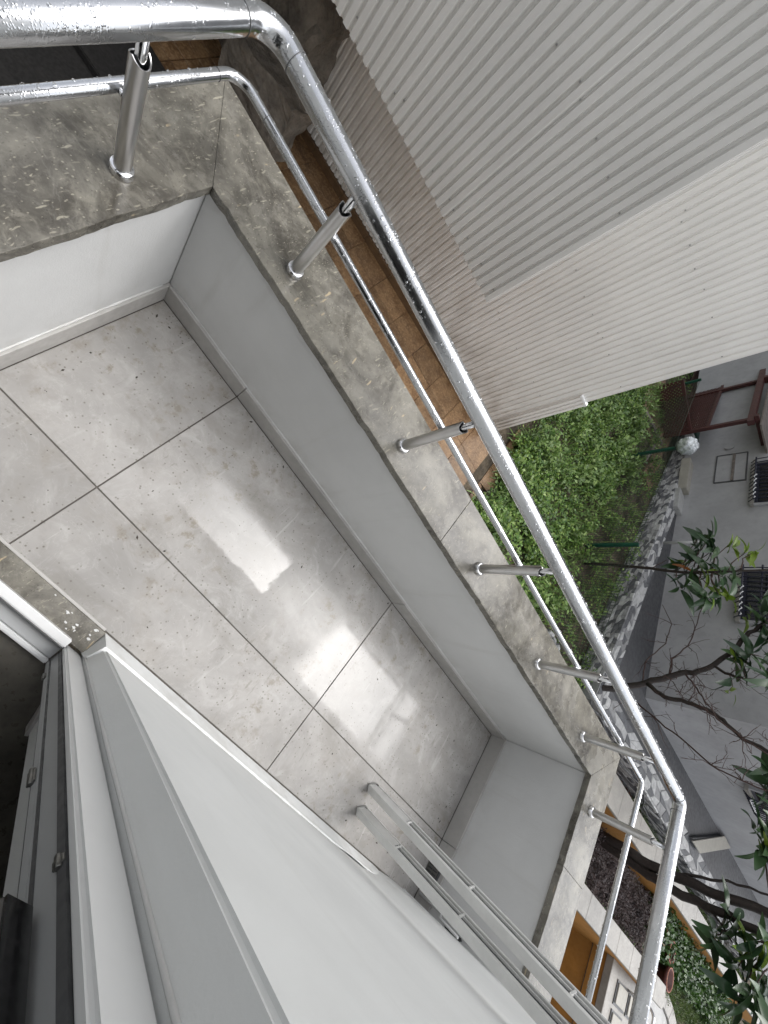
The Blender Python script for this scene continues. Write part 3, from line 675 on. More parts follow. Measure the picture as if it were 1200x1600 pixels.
def plants(x0, x1, y0, y1, n, leaves, rad, hgt, dens=None, z=GZ):
    out = []
    k = 0
    while k < n:
        x, y = rng.uniform(x0, x1), rng.uniform(y0, y1)
        if dens is not None and rng.random() > dens(x, y): k += .25; continue
        k += 1; s = rng.uniform(.6, 1.4); m = int(leaves * s); r = rad * s
        ph = rng.uniform(0, 2 * np.pi, m); rr = r * np.sqrt(rng.uniform(0, 1, m)); hz = hgt * s * (1 - (rr / r) ** 2 * .7) * rng.uniform(.35, 1.0, m)
        out.append(np.stack([x + rr * np.cos(ph), y + rr * np.sin(ph), z + hz], 1))
    return np.concatenate(out)
def dens(x, y):
    d = 1.0
    if x < 3.25: d *= max(0, (x - 2.98 - .09 * math.sin(y * 4.1)) / .16)
    if x > 5.0: d *= max(.22, 1 - (x - 5.0) * .62)
    if (x - 5.75) ** 2 / .5 + (y - 10.6) ** 2 / 1.6 < 1: d *= .05
    if abs(x - 5.82) < .25: d *= .35
    if x > 6.2 and y > 8: d *= .4
    if y < 1.2: d *= .5
    d *= .45 + .55 * (math.sin(x * 2.9 + 1.3 * math.sin(y * 1.7)) * math.sin(y * 2.3 + math.sin(x * 2.1)) > -.25)
    return d
wd = leaf_soup('weeds', plants(3.0, 7.05, .4, 14.5, 1300, 60, .17, .28, dens), .058, 'weed', .8, .62)
tag(wd, 'dense low green weeds covering the garden plot', 'weeds', kind='stuff')
wd = leaf_soup('tall_weeds', plants(3.1, 6.6, .6, 14.5, 260, 40, .14, .46, dens), .095, 'weed2', .9, .5)
tag(wd, 'taller pale leaved weeds standing above the garden ground cover', 'weeds', kind='stuff')
wd = leaf_soup('garden_grass', plants(3.0, 7.05, .4, 13.0, 1100, 34, .15, .12, lambda x, y: max(.25, dens(x, y) * .6)), .16, 'weed2', 1.7, .10)
tag(wd, 'long loose grass blades among the garden weeds', 'grass', kind='stuff')
ea = rough('earth_patch', (5.75, 10.7, GZ - .02), (1.3, 2.4, .10), .05, 'bare', 12, 5); tag(ea, kind='structure')
ea = rough('earth_bank', (6.75, 9.6, GZ - .02), (.5, 2.6, .16), .06, 'bare', 12, 11); tag(ea, kind='structure')
for k, (x, y, a, L) in enumerate(((6.05, 9.75, .25, 1.3), (6.35, 9.0, 1.35, .9))):
    kb = MB().obox((x, y, GZ + .05), (math.cos(a) * L / 2, math.sin(a) * L / 2, 0), (-math.sin(a) * .07, math.cos(a) * .07, 0), (0, 0, .06)).build('garden_kerb', 'tarp', None, .015, 2)
    tag(kb, ('long brown kerb board edging the weeds near the pergola', 'short brown kerb board beside the green fence post')[k], 'kerb')

# ================================================================== WIRE FENCE
fe = empty('wire_fence', (5.82, 6, GZ), 'low green wire mesh fence with green posts across the weedy garden', 'fence')
FX = lambda y: 5.80 + (y - 5.07) * .0145
for y in (1.9, 5.07, 8.175, 11.4): MB().box(FX(y) - .03, FX(y) + .03, y - .03, y + .03, GZ - .02, GZ + .86).build('post', 'green', fe, .006, 2)
mm = MB()
yy = 1.9
while yy < 11.4:
    mm.tube([(FX(yy), yy, GZ + .02), (FX(yy), yy, GZ + .84)], .0042, 3, False); yy += .06
for k in range(15):
    zz = GZ + .03 + k * .058; mm.tube([(FX(1.9), 1.9, zz), (FX(6.6), 6.6, zz - .01), (FX(11.4), 11.4, zz)], .0030 if k not in (0, 14) else .005, 3, False)
o = mm.build('wire_mesh', 'wire', fe); o['kind'] = 'stuff'

# ================================================================== STONE WALL
sw = empty('stone_wall', (8.2, 3.2, GZ), 'low retaining wall faced with slanting white and grey flagstones', 'wall')
STW = .40
pA = [(7.02, 2.67), (7.12, 4.0), (7.20, 5.86), (7.41, 9.5), (7.62, 13.0)]
MB().prism([(7.02 + .01, 2.68), (20, 2.72), (20, 3.2), (7.47, 3.16), (7.55, 6.2), (7.80, 9.5), (8.0, 13.0), (7.63, 13.0), (7.42, 9.5), (7.21, 5.86), (7.13, 4.0)], GZ - .05, -1.605).build('core', 'mortar', sw)
stuffm = {k: MB() for k in ('stoneW', 'stoneG', 'stoneL')}; cnt = 0
def stone_field(P0, eu, ev, en, nu, nv, slant, parts, jit=.3, thick=.03):
    """shared jittered grid -> inset stones; P0 origin, eu/ev cell vectors, en normal"""
    global cnt
    gx = {}
    for i in range(nu + 1):
        for j in range(nv + 1):
            ju = random.uniform(-jit, jit) if 0 < i < nu else 0; jv = random.uniform(-jit, jit) if 0 < j < nv else 0
            gx[i, j] = (i + ju + slant * j + (.5 * (j % 2)), j + jv)
    for i in range(nu):
        for j in range(nv):
            q = [gx[i, j], gx[i + 1, j], gx[i + 1, j + 1], gx[i, j + 1]]
            if random.random() < .35: q.insert(2, ((q[1][0] + q[2][0]) / 2 + random.uniform(-.2, .2), (q[1][1] + q[2][1]) / 2))
            cx = sum(a for a, b in q) / len(q); cy = sum(b for a, b in q) / len(q); th = thick * random.uniform(.5, 1.3)
            base = [P0 + eu * (cx + (a - cx) * .985) + ev * (cy + (b - cy) * .98) for a, b in q]
            topv = [P0 + eu * (cx + (a - cx) * .90) + ev * (cy + (b - cy) * .86) + en * (th * random.uniform(.85, 1.15)) for a, b in q]; n = len(q)
            mt = random.choices(['stoneW', 'stoneG', 'stoneL'], [.45, .33, .22])[0]
            Fc = [tuple(range(n, 2 * n))] + [(k, (k + 1) % n, n + (k + 1) % n, n + k) for k in range(n)]
            if parts and cnt < 300: MB().poly(base + topv, Fc).build('stone', mt, sw); cnt += 1
            else: stuffm[mt].poly(base + topv, Fc)
for (a, b) in zip(pA, pA[1:]):
    a3, b3 = Vector((*a, GZ)), Vector((*b, GZ)); L = (b3 - a3).length; d = (b3 - a3) / L; n = int(L / .115); en = Vector((-d.y, d.x, 0))
    stone_field(a3 + d * .1, d * (L / n), Vector((0, 0, .0667)), en, n, 6, .55, a[1] < 5)
    stone_field(a3 + Vector((.03, .0, STW - .006)), d * (L / (n * .7)), Vector((.11, 0, 0)), Vector((0, 0, 1)), int(n * .7), 3, .2, False, .35, .014)
a3 = Vector((6.95, 2.675, GZ)); stone_field(a3, Vector((.145, .0006, 0)), Vector((0, 0, .0667)), Vector((0, -1, 0)), 84, 6, .55, True)
stone_field(Vector((7.1, 2.70, GZ + STW - .006)), Vector((.30, .001, 0)), Vector((0, .16, 0)), Vector((0, 0, 1)), 40, 3, .2, False, .35, .014)
for k, m_ in stuffm.items():
    o = m_.build('stone_facing', k, sw); o['kind'] = 'stuff'
# rounded stone heap near our balcony
sp_ = empty('stone_mound', (5.72, 2.45, GZ), 'small rounded mound of pale stones under netting by the fence end', 'stones')
mc = Vector((5.72, 2.45, GZ - .05)); mr_ = Vector((.42, .50, .40))
bm = bmesh.new(); bmesh.ops.create_icosphere(bm, subdivisions=3, radius=1); me = D.meshes.new('core'); bm.to_mesh(me); bm.free()
for v in me.vertices: v.co = Vector((v.co.x * mr_.x, v.co.y * mr_.y, v.co.z * mr_.z)) * .97 + mc
me.materials.append(MT['mortar']); o = D.objects.new('core', me); COL.objects.link(o); attach(o, sp_)
for k in range(90):
    zz = random.uniform(.05, .98); a = k * 2.39996; rr = math.sqrt(1 - zz * zz); nv = Vector((rr * math.cos(a), rr * math.sin(a), zz)); p = mc + Vector((nv.x * mr_.x, nv.y * mr_.y, nv.z * mr_.z))
    nn = Vector((nv.x / mr_.x, nv.y / mr_.y, nv.z / mr_.z)).normalized(); t1 = nn.cross(Vector((0, 0, 1)) if abs(nn.z) < .9 else Vector((1, 0, 0))).normalized(); t2 = nn.cross(t1); s_ = random.uniform(.035, .062); n = 6
    q = [(s_ * random.uniform(.7, 1.2) * math.cos(6.283 * i / n), s_ * random.uniform(.6, 1.1) * math.sin(6.283 * i / n)) for i in range(n)]
    MB().poly([p + t1 * a_ + t2 * b_ - nn * .02 for a_, b_ in q] + [p + t1 * a_ * .8 + t2 * b_ * .8 + nn * .018 for a_, b_ in q], [tuple(range(n, 2 * n))] + [(i, (i + 1) % n, n + (i + 1) % n, n + i) for i in range(n)]).build('stone', random.choice(['stoneW', 'stoneW', 'stoneL', 'stoneG']), sp_)

# ================================================================== GREY HOUSE AND YARD
yd = MB().prism([(7.45, 3.15), (40, 3.3), (40, 30), (8.9, 30), (8.0, 13.0), (7.78, 9.5), (7.54, 6.2)], GZ - .04, -1.602).build('yard', 'court'); tag(yd, kind='structure')
hA = Vector((8.77, 3.96, 0)); hB = Vector((6.2, 15.8, 0)); hC = Vector((22, 4.6, 0)); e1 = (hB - hA).normalized(); n1 = Vector((-e1.y, e1.x, 0)); e2 = (hC - hA).normalized(); n2 = Vector((e2.y, -e2.x, 0))
gh = empty('grey_house', hA, 'plain grey rendered house with barred windows beyond the stone wall', 'house')
MB().prism([(hA.x, hA.y), (hC.x, hC.y), (hC.x, 30), (hB.x + 3, 30), (hB.x, hB.y)], -1.65, 7).build('wall', 'house', gh)
def fac(e, n, s0, s1, z0, z1, d0, d1, name, mat, par_=None, bev=0):
    m = MB(); P = [hA + e * s + n * d + Vector((0, 0, z)) for z in (z0, z1) for s, d in ((s0, d0), (s1, d0), (s1, d1), (s0, d1))]
    m.poly(P, [(0, 3, 2, 1), (4, 5, 6, 7), (0, 1, 5, 4), (1, 2, 6, 5), (2, 3, 7, 6), (3, 0, 4, 7)]); o = m.build(name, mat, par_ or gh)
    bm = bmesh.new(); bm.from_mesh(o.data); bmesh.ops.recalc_face_normals(bm, faces=bm.faces); bm.to_mesh(o.data); bm.free()
    return o
# meter door with pipe
fac(e1, n1, 5.42, 6.28, -.95, -.41, .001, .012, 'meter_door', 'house')
for a in ((5.40, 5.425, -.97, -.39), (6.275, 6.30, -.97, -.39), (5.425, 6.275, -.975, -.95), (5.425, 6.275, -.41, -.385)): fac(e1, n1, a[0], a[1], a[2], a[3], .001, .022, 'door_frame', 'court')
fac(e1, n1, 5.43, 6.27, -.66, -.61, .013, .04, 'brown_rail', 'tarp')
MB().tube([hA + e1 * 6.55 + n1 * .002 + Vector((0, 0, -.75)), hA + e1 * 6.55 + n1 * .03 + Vector((0, 0, -.75))], .09, 16).build('vent', 'house', gh)
def barred(e, n, s0, s1, z0, z1, nm):
    wn_ = fac(e, n, s0, s1, z0, z1, .001, .03, 'window', 'navy'); fac(e, n, s0 + .06, s1 - .06, z0 + .06, z1 - .06, .031, .036, 'pane', 'glass', wn_)
    fac(e, n, s0 - .06, s1 + .06, z0 - .06, z0, .001, .12, 'sill', 'cap', wn_)
    for a_, b_, c_, d_ in ((s0 - .06, s0, z0, z1 + .06), (s1, s1 + .06, z0, z1 + .06), (s0, s1, z1, z1 + .06)): fac(e, n, a_, b_, c_, d_, .001, .07, 'surround', 'house', wn_)
    k = s0; gb = MB()
    while k < s1 + .01:
        p = hA + e * k
        pts = [p + n * .02 + Vector((0, 0, z1)), p + n * .20 + Vector((0, 0, z1 - .15)), p + n * .24 + Vector((0, 0, z0 + .25)), p + n * .22 + Vector((0, 0, z0 + .02)), p + n * .12 + Vector((0, 0, z0 - .08))]
        gb.tube(pts, .011, 6); k += .105
    gb.build('window_bars', 'navy', gh)
    for zz in (z0 + .02, z0 + .3): MB().tube([hA + e * (s0 - .02) + n * .22 + Vector((0, 0, zz)), hA + e * (s1 + .02) + n * .22 + Vector((0, 0, zz))], .016, 8).build('bar_rail', 'navy', gh)
    q = [];
    for k in range(40): th = k * .9; q.append(hA + e * (s0 + (s1 - s0) * .6 * k / 39) + n * (.235 + .016 * math.cos(th)) + Vector((0, 0, z0 + .03 + .02 * math.sin(th))))
    MB().tube(q, .008, 6).build('twisted_rope', 'white', gh)
barred(e1, n1, 4.66, 5.85, -.22, 1.0, 'a'); barred(e1, n1, 1.85, 2.95, -.30, 1.0, 'b'); barred(e2, n2, 2.5, 3.5, -.50, .9, 'c')
dp = MB().tube([(7.62, 7.15, -1.6), (7.62, 7.15, -.95)], .035, 12).build('standing_pipe', 'pipe'); tag(dp, 'pale grey vertical plastic pipe behind the stone wall', 'pipe')
# low cross wall with pale cap in the yard
cw = empty('yard_cross_wall', (13.5, 3.6, -1.6), 'low cross wall with cream cap between the stone wall and the house', 'wall')
MB().prism([(12.45, 3.12), (12.95, 3.14), (15.2, 4.22), (14.7, 4.22)], -1.6, -1.52).build('wall', 'court', cw); MB().prism([(12.4, 3.05), (13.0, 3.07), (15.25, 4.2), (14.62, 4.2)], -1.519, -1.485).build('cap', 'cream', cw, .006, 1)
stp = empty('yard_step', (7.4, 9.0, -1.6), 'pale concrete step block across the narrow yard', 'step')
MB().prism([(7.80, 9.95), (8.0, 9.0), (7.45, 8.95), (7.2, 9.9)], -1.61, -1.42).build('block', 'cream', stp, .01, 2); MB().prism([(7.75, 8.9), (7.85, 8.35), (7.5, 8.3), (7.35, 8.86)], -1.61, -1.5).build('slab', 'pipe', stp, .01, 2)
# wrapped bag on fence post
bg_ = rough('wrapped_bundle', (5.85, 8.18, -.93), (.34, .34, .36), .05, 'foil', 10, 6)
for v in bg_.data.vertices:
    c = Vector((5.85, 8.18, -.93)); q = v.co - c; q = q.normalized() * (.185 + .010 * math.sin(q.x * 38 + q.z * 27) + .008 * math.sin(q.y * 43 + q.z * 20)); v.co = c + q
bg_.data.shade_smooth(); tag(bg_, 'silvery plastic wrapped bundle tied on top of the green fence post', 'bundle')
# ================================================================== PERGOLA
pg = empty('pergola', (6.9, 11, GZ), 'dark red steel pergola frame with lattice panels at the garden end', 'pergola')
ps = [((6.70, 10.30), -.12), ((6.85, 12.5), -.55), ((6.95, 14.6), -.80)]
ZP = -.30
for (x, y), _ in ps: MB().box(x - .045, x + .045, y - .045, y + .045, GZ, ZP).build('post', 'redmetal', pg, .006, 1)
MB().obox((6.83, 12.6, ZP + .06), (.13, 2.45, 0), (.06, -.003, 0), (0, 0, .06)).build('beam', 'redmetal', pg)
for (x, y), _ in ps: MB().box(x - .1, x + .9, y - .05, y + .05, ZP + .121, ZP + .2).build('rafter', 'redmetal', pg)
MB().obox((7.25, 12.4, ZP + .23), (.13, 2.4, 0), (.40, -.02, 0), (0, 0, .015)).build('roof_sheet', 'tarp', pg)
def lattice(p0, p1, z0, z1, sp):
    e = empty('lattice_panel', p0, None, None); attach(e, pg)
    p0, p1 = Vector(p0), Vector(p1); L = (p1 - p0).length; d = (p1 - p0) / L; nn = Vector((-d.y, d.x, 0)); m = MB(); hh = z1 - z0; k = -hh
    while k < L:
        for sg in (1, -1):
            a0, a1 = max(0, k), min(L, k + hh)
            if a1 - a0 < .02: continue
            za, zb = (z0 + a0 - k, z0 + a1 - k) if sg > 0 else (z1 - (a0 - k), z1 - (a1 - k))
            A = p0 + d * a0 + Vector((0, 0, za)); B = p0 + d * a1 + Vector((0, 0, zb)); dd = (B - A).normalized(); m.obox((A + B) / 2 + nn * .006 * sg, dd * (B - A).length / 2, nn * .004, dd.cross(nn) * .017)
        k += sp
    o = m.build('lattice', 'redmetal', e); o['kind'] = 'stuff'
    for zz in (z0, z1): MB().obox((p0 + p1) / 2 + Vector((0, 0, zz)), d * L / 2, nn * .025, (0, 0, .03)).build('rail', 'redmetal', e)
lattice((6.70, 10.36, 0), (6.84, 12.44, 0), GZ + .10, GZ + .95, .085); lattice((5.55, 10.9, 0), (6.66, 10.32, 0), GZ + .08, GZ + .62, .085); lattice((6.86, 12.56, 0), (6.94, 14.5, 0), GZ + .1, GZ + .95, .085)
# clutter beneath the pergola
for k, (x, y, z, sx, sy, sz, a, mt, lb) in enumerate(((7.05, 11.2, -1.55, .10, .5, .03, .2, 'pipe', 'pale plank lying beside the lattice under the pergola'), (7.15, 11.7, -1.50, .08, .6, .03, .1, 'white', 'white plank lying beside the lattice under the pergola'), (7.22, 10.9, -1.5, .16, .2, .10, .5, 'dgreen', 'dark teal crate lying under the pergola'), (7.1, 10.62, -1.52, .12, .12, .09, .3, 'stoneW', 'white stone lump under the pergola'), (7.18, 12.6, -1.45, .18, .3, .15, .2, 'pipe', 'pale grey box under the far end of the pergola'))):
    o = MB().obox((x, y, z), (math.cos(a) * sx, math.sin(a) * sx, 0), (-math.sin(a) * sy, math.cos(a) * sy, 0), (0, 0, sz)).build(('plank', 'plank', 'crate', 'stone_lump', 'box')[k], mt, None, .012, 2); tag(o, lb, ('plank', 'plank', 'crate', 'stone', 'box')[k])

# ================================================================== ORANGE GARDEN WALLS AND BEDS
ow = empty('orange_wall', (9, .3, GZ), 'orange garden wall with pale marble cap nearest the balcony', 'wall')
MB().box(3.2, 11.75, .20, .41, -4.2, -1.40).build('wall', 'orange', ow)
x = 3.2
while x < 11.7: MB().box(x, min(x + .62, 11.78) - .005, .135, .455, -1.398, -1.35).build('cap_stone', 'cap', ow, .006, 1); x += .62
ow2 = empty('orange_wall', (12, 1.8, GZ), 'long orange garden wall with pale marble cap beside the stone wall', 'wall')
MB().prism([(6.5, 1.60), (20, 1.84), (20, 2.04), (6.5, 1.96)], GZ - .05, -1.40).build('wall', 'orange', ow2)
x = 6.5
while x < 19.5: MB().prism([(x, 1.52 + (x - 6.5) * .0185), (x + .895, 1.52 + (x - 5.6) * .0185), (x + .895, 2.02 + (x - 5.6) * .004), (x, 2.02 + (x - 6.5) * .004)], -1.398, -1.35).build('cap_stone', 'cap', ow2, .006, 1); x += .9
bd = MB().box(5.5, 26, .412, 1.6, GZ - .03, -1.95).build('flower_bed', 'soil'); tag(bd, kind='structure')
hd = leaf_soup('heather', plants(6.0, 11.9, .50, 1.48, 420, 90, .13, .26, None, -1.95), .05, 'heather', 1.1, .35); tag(hd, 'dark brownish purple heather filling the walled flower bed', 'heather', kind='stuff')
hd = leaf_soup('bed_weeds', plants(7.0, 12.2, .44, .66, 90, 50, .08, .18, None, -1.95), .04, 'weed', .9, .45); tag(hd, 'thin green weeds along the pale cap in the flower bed', 'weeds', kind='stuff')
lw = leaf_soup('lawn', plants(12.6, 22, .46, 1.62, 900, 70, .12, .10, None, -1.95), .05, 'grass', 1.3, .2); tag(lw, 'short green lawn behind the curved marble step', 'grass', kind='stuff')
ls = leaf_soup('grass_strip', plants(10.2, 22, 2.06, 2.64, 700, 60, .11, .14, None), .06, 'grass', 1.3, .25); tag(ls, 'strip of green grass between orange wall and stone wall', 'grass', kind='stuff')
rd = leaf_soup('fallen_leaves', plants(6.6, 11.4, 2.1, 2.63, 170, 30, .13, .05, None), .055, 'redleaf', .5, .6); tag(rd, 'reddish fallen leaves on dark soil at the stone wall foot', 'leaves', kind='stuff')
iv = leaf_soup('ivy', plants(12.1, 17.5, 1.0, 1.66, 330, 60, .16, .34, None, -1.95), .075, 'ivy', .9, .75); tag(iv, 'green ivy growing against the long orange wall', 'ivy', kind='stuff')
def pot(x, y, z, r, h, label, tilt):
    e = empty('flower_pot', (x, y, z), label, 'pot', 'terracotta pots in the flower bed')
    prof = [(r * .68, 0), (r * .92, h * .82), (r * 1.02, h * .82), (r * 1.02, h), (r * .86, h), (r * .80, h * .75), (0.001, h * .72)]; P = []
    for a, b in prof:
        for j in range(20): t_ = 2 * math.pi * j / 20; P.append((x + a * math.cos(t_), y + a * math.sin(t_), z + b))
    MB().poly(P, [(i * 20 + j, i * 20 + (j + 1) % 20, (i + 1) * 20 + (j + 1) % 20, (i + 1) * 20 + j) for i in range(6) for j in range(20)], True).build('pot_body', 'terra', e)
    P2 = [(x + r * .78 * math.cos(6.283 * j / 16), y + r * .78 * math.sin(6.283 * j / 16), z + h * .78) for j in range(16)]; MB().poly(P2, [tuple(range(16))]).build('soil', 'soil', e)
    MB().tube([(x + r * .97 * math.cos(6.283 * j / 24), y + r * .97 * math.sin(6.283 * j / 24), z + h) for j in range(25)], .010, 6, False).build('rim', 'terra2', e)
    e.rotation_euler = tilt
for a in ((12.02, 1.28, -1.93, .14, .26, 'terracotta pot nearest the heather in the row of pots', (0, 0, 0)), (12.42, 1.22, -1.93, .15, .26, 'second terracotta pot in the row beside the ivy', (0, 0, 0)), (12.86, 1.12, -1.93, .18, .30, 'terracotta pot against the ivy, third in the row', (0, 0, 0)), (12.98, .72, -1.93, .19, .30, 'terracotta pot standing alone at the lawn edge', (0, 0, 0))): pot(*a)
# entrance: landing, cream mats, handrail, curved step
el = empty('entrance_landing', (10.9, -.2, GZ), 'pale marble entrance landing against the orange wall', 'landing')
MB().box(10.45, 12.4, -2.5, .1992, -4.2, -1.80).build('base', 'orange', el); MB().box(10.41, 12.45, -2.55, .1988, -1.799, -1.69).build('slab', 'cap', el, .006, 1)
for k, (a, b, c, d) in enumerate(((10.72, 11.22, -.30, .02), (10.72, 11.22, -.70, -.36), (11.3, 11.8, -.30, .02))):
    MB().box(a, b, c, d, -1.689, -1.675).build('mat_border', 'rubber', el); MB().box(a + .035, b - .035, c + .03, d - .03, -1.674, -1.655).build('mat', 'cream', el, .005, 1)
hr_ = MB().tube(arc_path([(11.25, .02, -1.69), (11.25, .02, -1.30), (11.25, -1.6, -1.30)], [.12], 8), .022, 14).build('handrail', 'chrome'); tag(hr_, 'bent chrome handrail standing on the marble landing', 'handrail')
cs = empty('curved_step', (13.6, .2, GZ), 'curved pale marble step beside the lawn', 'step')
for k in range(9):
    a0, a1 = math.radians(168 - k * 15), math.radians(168 - (k + 1) * 15 + .4); c = (13.6, -.45)
    pts = [(c[0] + r * 1.55 * math.cos(a), c[1] + r * math.sin(a)) for r, a in ((1.08, a0), (1.08, a1), (.82, a1), (.82, a0))]
    MB().prism(pts[::-1], GZ, -1.86).build('step_stone', 'cap', cs, .006, 1)
MB().prism([(13.6 + 1.26 * math.cos(6.283 * k / 28), -.45 + .81 * math.sin(6.283 * k / 28)) for k in range(28)], GZ, -1.90).build('step_floor', 'pipe', cs)
ep = MB().box(12.5, 26, -6, -.5, GZ - .02, -1.935).build('entrance_paving', 'pipe'); tag(ep, kind='structure')
MB().tube(arc_path([(12.7, -.35, -1.9), (12.7, -.35, -1.75), (14.4, -.1, -1.75)], [.08], 5), .02, 8).build('edge_tube', 'chrome', cs)

# ================================================================== TREES
def leaf_mesh(name, L, wd, bend, mat):
    P = []; F = []; n = 6
    for i in range(n + 1):
        t_ = i / n; wv = wd * math.sin(math.pi * min(1, t_ * .93 + .05)) ** .8 * (1 - .25 * t_); z = bend * L * (t_ ** 2) * -1; x = L * t_
        for s_ in (-1, 0, 1): P.append((x, s_ * wv / 2, z + (abs(s_) * wv * .16)))
    for i in range(n):
        for j in range(2): a = i * 3 + j; F.append((a, a + 3, a + 4, a + 1))
    me = D.meshes.new(name); me.from_pydata(P, [], F); me.materials.append(MT[mat]); me.shade_smooth(); return me
LM = {k: [leaf_mesh('leaf', 1, .36, b, k) for b in (.12, .3, .5)] for k in ('loq', 'loqy', 'loqo')}
def put_leaf(par_, p, d, L, kind):
    d = Vector(d).normalized(); o = D.objects.new('leaf', random.choice(LM[kind])); COL.objects.link(o); attach(o, par_)
    q = d.to_track_quat('X', 'Z'); o.matrix_basis = Matrix.Translation(p) @ q.to_matrix().to_4x4() @ Matrix.Rotation(random.gauss(0, .5), 4, 'X') @ Matrix.Diagonal((L, L, L, 1))
def whorl(par_, c, n, L, kind, up_=.2, ax=None):
    c = Vector(c); a0 = random.uniform(0, 6.28)
    for k in range(n):
        a = a0 + k * 2.4; e = random.gauss(up_, .35); d = Vector((math.cos(a) * math.cos(e), math.sin(a) * math.cos(e), math.sin(e)))
        if ax: d = (d + Vector(ax) * .6)
        put_leaf(par_, c + Vector((random.gauss(0, .03), random.gauss(0, .03), random.gauss(0, .04))), d, L * random.uniform(.7, 1.2), kind)
def limb(par_, pts, r0, r1, name, mat, wob=.0):
    p = [Vector(q) for q in pts]; out = []
    for a, b in zip(p, p[1:]):
        for k in range(4): out.append(a.lerp(b, k / 4) + Vector((random.gauss(0, wob), random.gauss(0, wob), random.gauss(0, wob))))
    out.append(p[-1]); n = len(out); return MB().tube(out, [r0 + (r1 - r0) * k / (n - 1) for k in range(n)], 8).build(name, mat, par_)
def twigs(par_, starts, name='twigs', n=60, L=.3, mat='twig'):
    m = MB()
    for k in range(n):
        s, tdir = random.choice(starts); s = Vector(s); d = (Vector((random.gauss(0, .5), random.gauss(0, 1), random.gauss(.3, .8)))).normalized(); pts = [s]; l = L * random.uniform(.4, 1.3)
        for q in range(4): d = (d + Vector((random.gauss(0, .2), random.gauss(0, .35), random.gauss(0, .3)))).normalized(); pts.append(pts[-1] + d * l / 4)
        m.tube(pts, [.006, .005, .004, .003, .002], 4, False)
        for q in (1, 2, 3):
            if random.random() < .7:
                dd = (d + Vector((random.gauss(0, .5), random.gauss(0, .8), random.gauss(0, .8)))).normalized(); m.tube([pts[q], pts[q] + dd * l * .18, pts[q] + dd * l * .3 + Vector((0, random.gauss(0, .03), .02))], [.004, .003, .002], 3, False)
    o = m.build(name, mat, par_); o['kind'] = 'stuff'; return o
# sapling
tA = empty('loquat_sapling', (5.96, 4.75, GZ), 'slim sapling with dark and yellow green leaves growing by the wire fence', 'tree')
pAa = [(5.96, 4.75, -2.02), (5.96, 4.71, -1.33), (5.96, 4.64, -.8), (5.96, 4.59, -.41), (5.96, 4.63, -.07), (5.96, 4.66, .29), (5.96, 4.7, .6)]
limb(tA, pAa, .028, .012, 'trunk', 'bark', .004)
clA = [(5.25, -.42, 9, 'loq'), (4.74, -.15, 9, 'loq'), (4.18, -.40, 8, 'loq'), (4.03, -.10, 7, 'loq'), (4.48, .06, 8, 'loq'), (5.0, -.15, 10, 'loq'), (4.16, .02, 6, 'loq'), (4.79, -.56, 7, 'loq'), (4.33, -.25, 9, 'loq'), (5.15, .02, 7, 'loqy'), (5.02, .22, 6, 'loqy'), (4.95, .35, 5, 'loqy'), (4.62, -.22, 3, 'loqy'), (4.35, -.12, 3, 'loqy'), (4.05, .05, 4, 'loqy'), (4.2, .10, 4, 'loqy'), (4.9, -.75, 2, 'loqy'), (5.3, -.2, 7, 'loq'), (5.45, -.35, 6, 'loq'), (4.85, -.32, 7, 'loq')]
for y, z, n, kd in clA:
    x = 5.96 + random.gauss(0, .10); limb(tA, [(5.96, 4.64 + (y - 4.64) * .1, min(z - .15, .3)), (x, (y + 4.64) / 2, z - .12), (x, y, z)], .009, .005, 'branch', 'twig', .004); whorl(tA, (x, y, z), n, .33 if kd == 'loq' else .23, kd, .1 if kd == 'loq' else .5)
put_leaf(tA, (5.9, 4.70, -.62), (.1, -.1, .9), .30, 'loqo')
# bare tree with a few leaf whorls
tB = empty('bare_branch_tree', (7.2, 2.9, GZ), 'bare dark tree with spreading reddish branches and a few leaf tufts', 'tree')
BR = {'trunk': ([(6.95, 2.62, -2.0), (7.05, 2.89, -1.9), (7.2, 3.07, -1.45), (7.2, 3.31, -1.03), (7.2, 3.5, -.76), (7.2, 3.64, -.59), (7.2, 3.66, -.46), (7.2, 3.85, -.25), (7.2, 4.11, -.09), (7.2, 4.48, .07), (7.2, 4.76, .23), (7.2, 5.1, .45)], .055, .026),
 'branch': [([(7.2, 3.29, -1.01), (7.15, 3.11, -.73), (7.15, 3.11, -.45), (7.18, 3.09, -.23), (7.2, 3.0, -.04), (7.2, 2.8, .18), (7.2, 2.72, .5)], .034, .022), ([(7.18, 3.11, -.45), (7.0, 3.0, -.25), (7.0, 2.88, -.05), (7.05, 2.74, .2), (7.1, 2.6, .5)], .014, .008), ([(7.2, 3.86, -.25), (7.2, 3.74, -.05), (7.2, 3.73, .13), (7.2, 3.67, .45)], .022, .014), ([(7.2, 3.64, -.59), (7.2, 3.46, -.43), (7.2, 3.23, -.28), (7.2, 3.12, -.18)], .014, .008), ([(7.2, 3.5, -.76), (7.2, 3.84, -.78), (7.2, 4.14, -.61), (7.2, 4.48, -.57), (7.2, 5.13, -.53)], .013, .006), ([(7.2, 3.31, -1.08), (7.2, 3.69, -1.13), (7.2, 4.14, -.92), (7.2, 4.56, -.9), (7.2, 4.98, -1.12)], .011, .005), ([(7.1, 3.12, -1.35), (7.3, 3.02, -1.19), (7.3, 2.82, -.87), (7.3, 2.64, -.52), (7.3, 2.37, -.12), (7.3, 2.3, .2), (7.3, 2.28, .5)], .014, .008), ([(7.2, 3.84, -.78), (7.2, 3.46, -.73), (7.2, 3.27, -.58)], .008, .005)]}
limb(tB, *BR['trunk'], 'trunk', 'bark', .006); stt = []
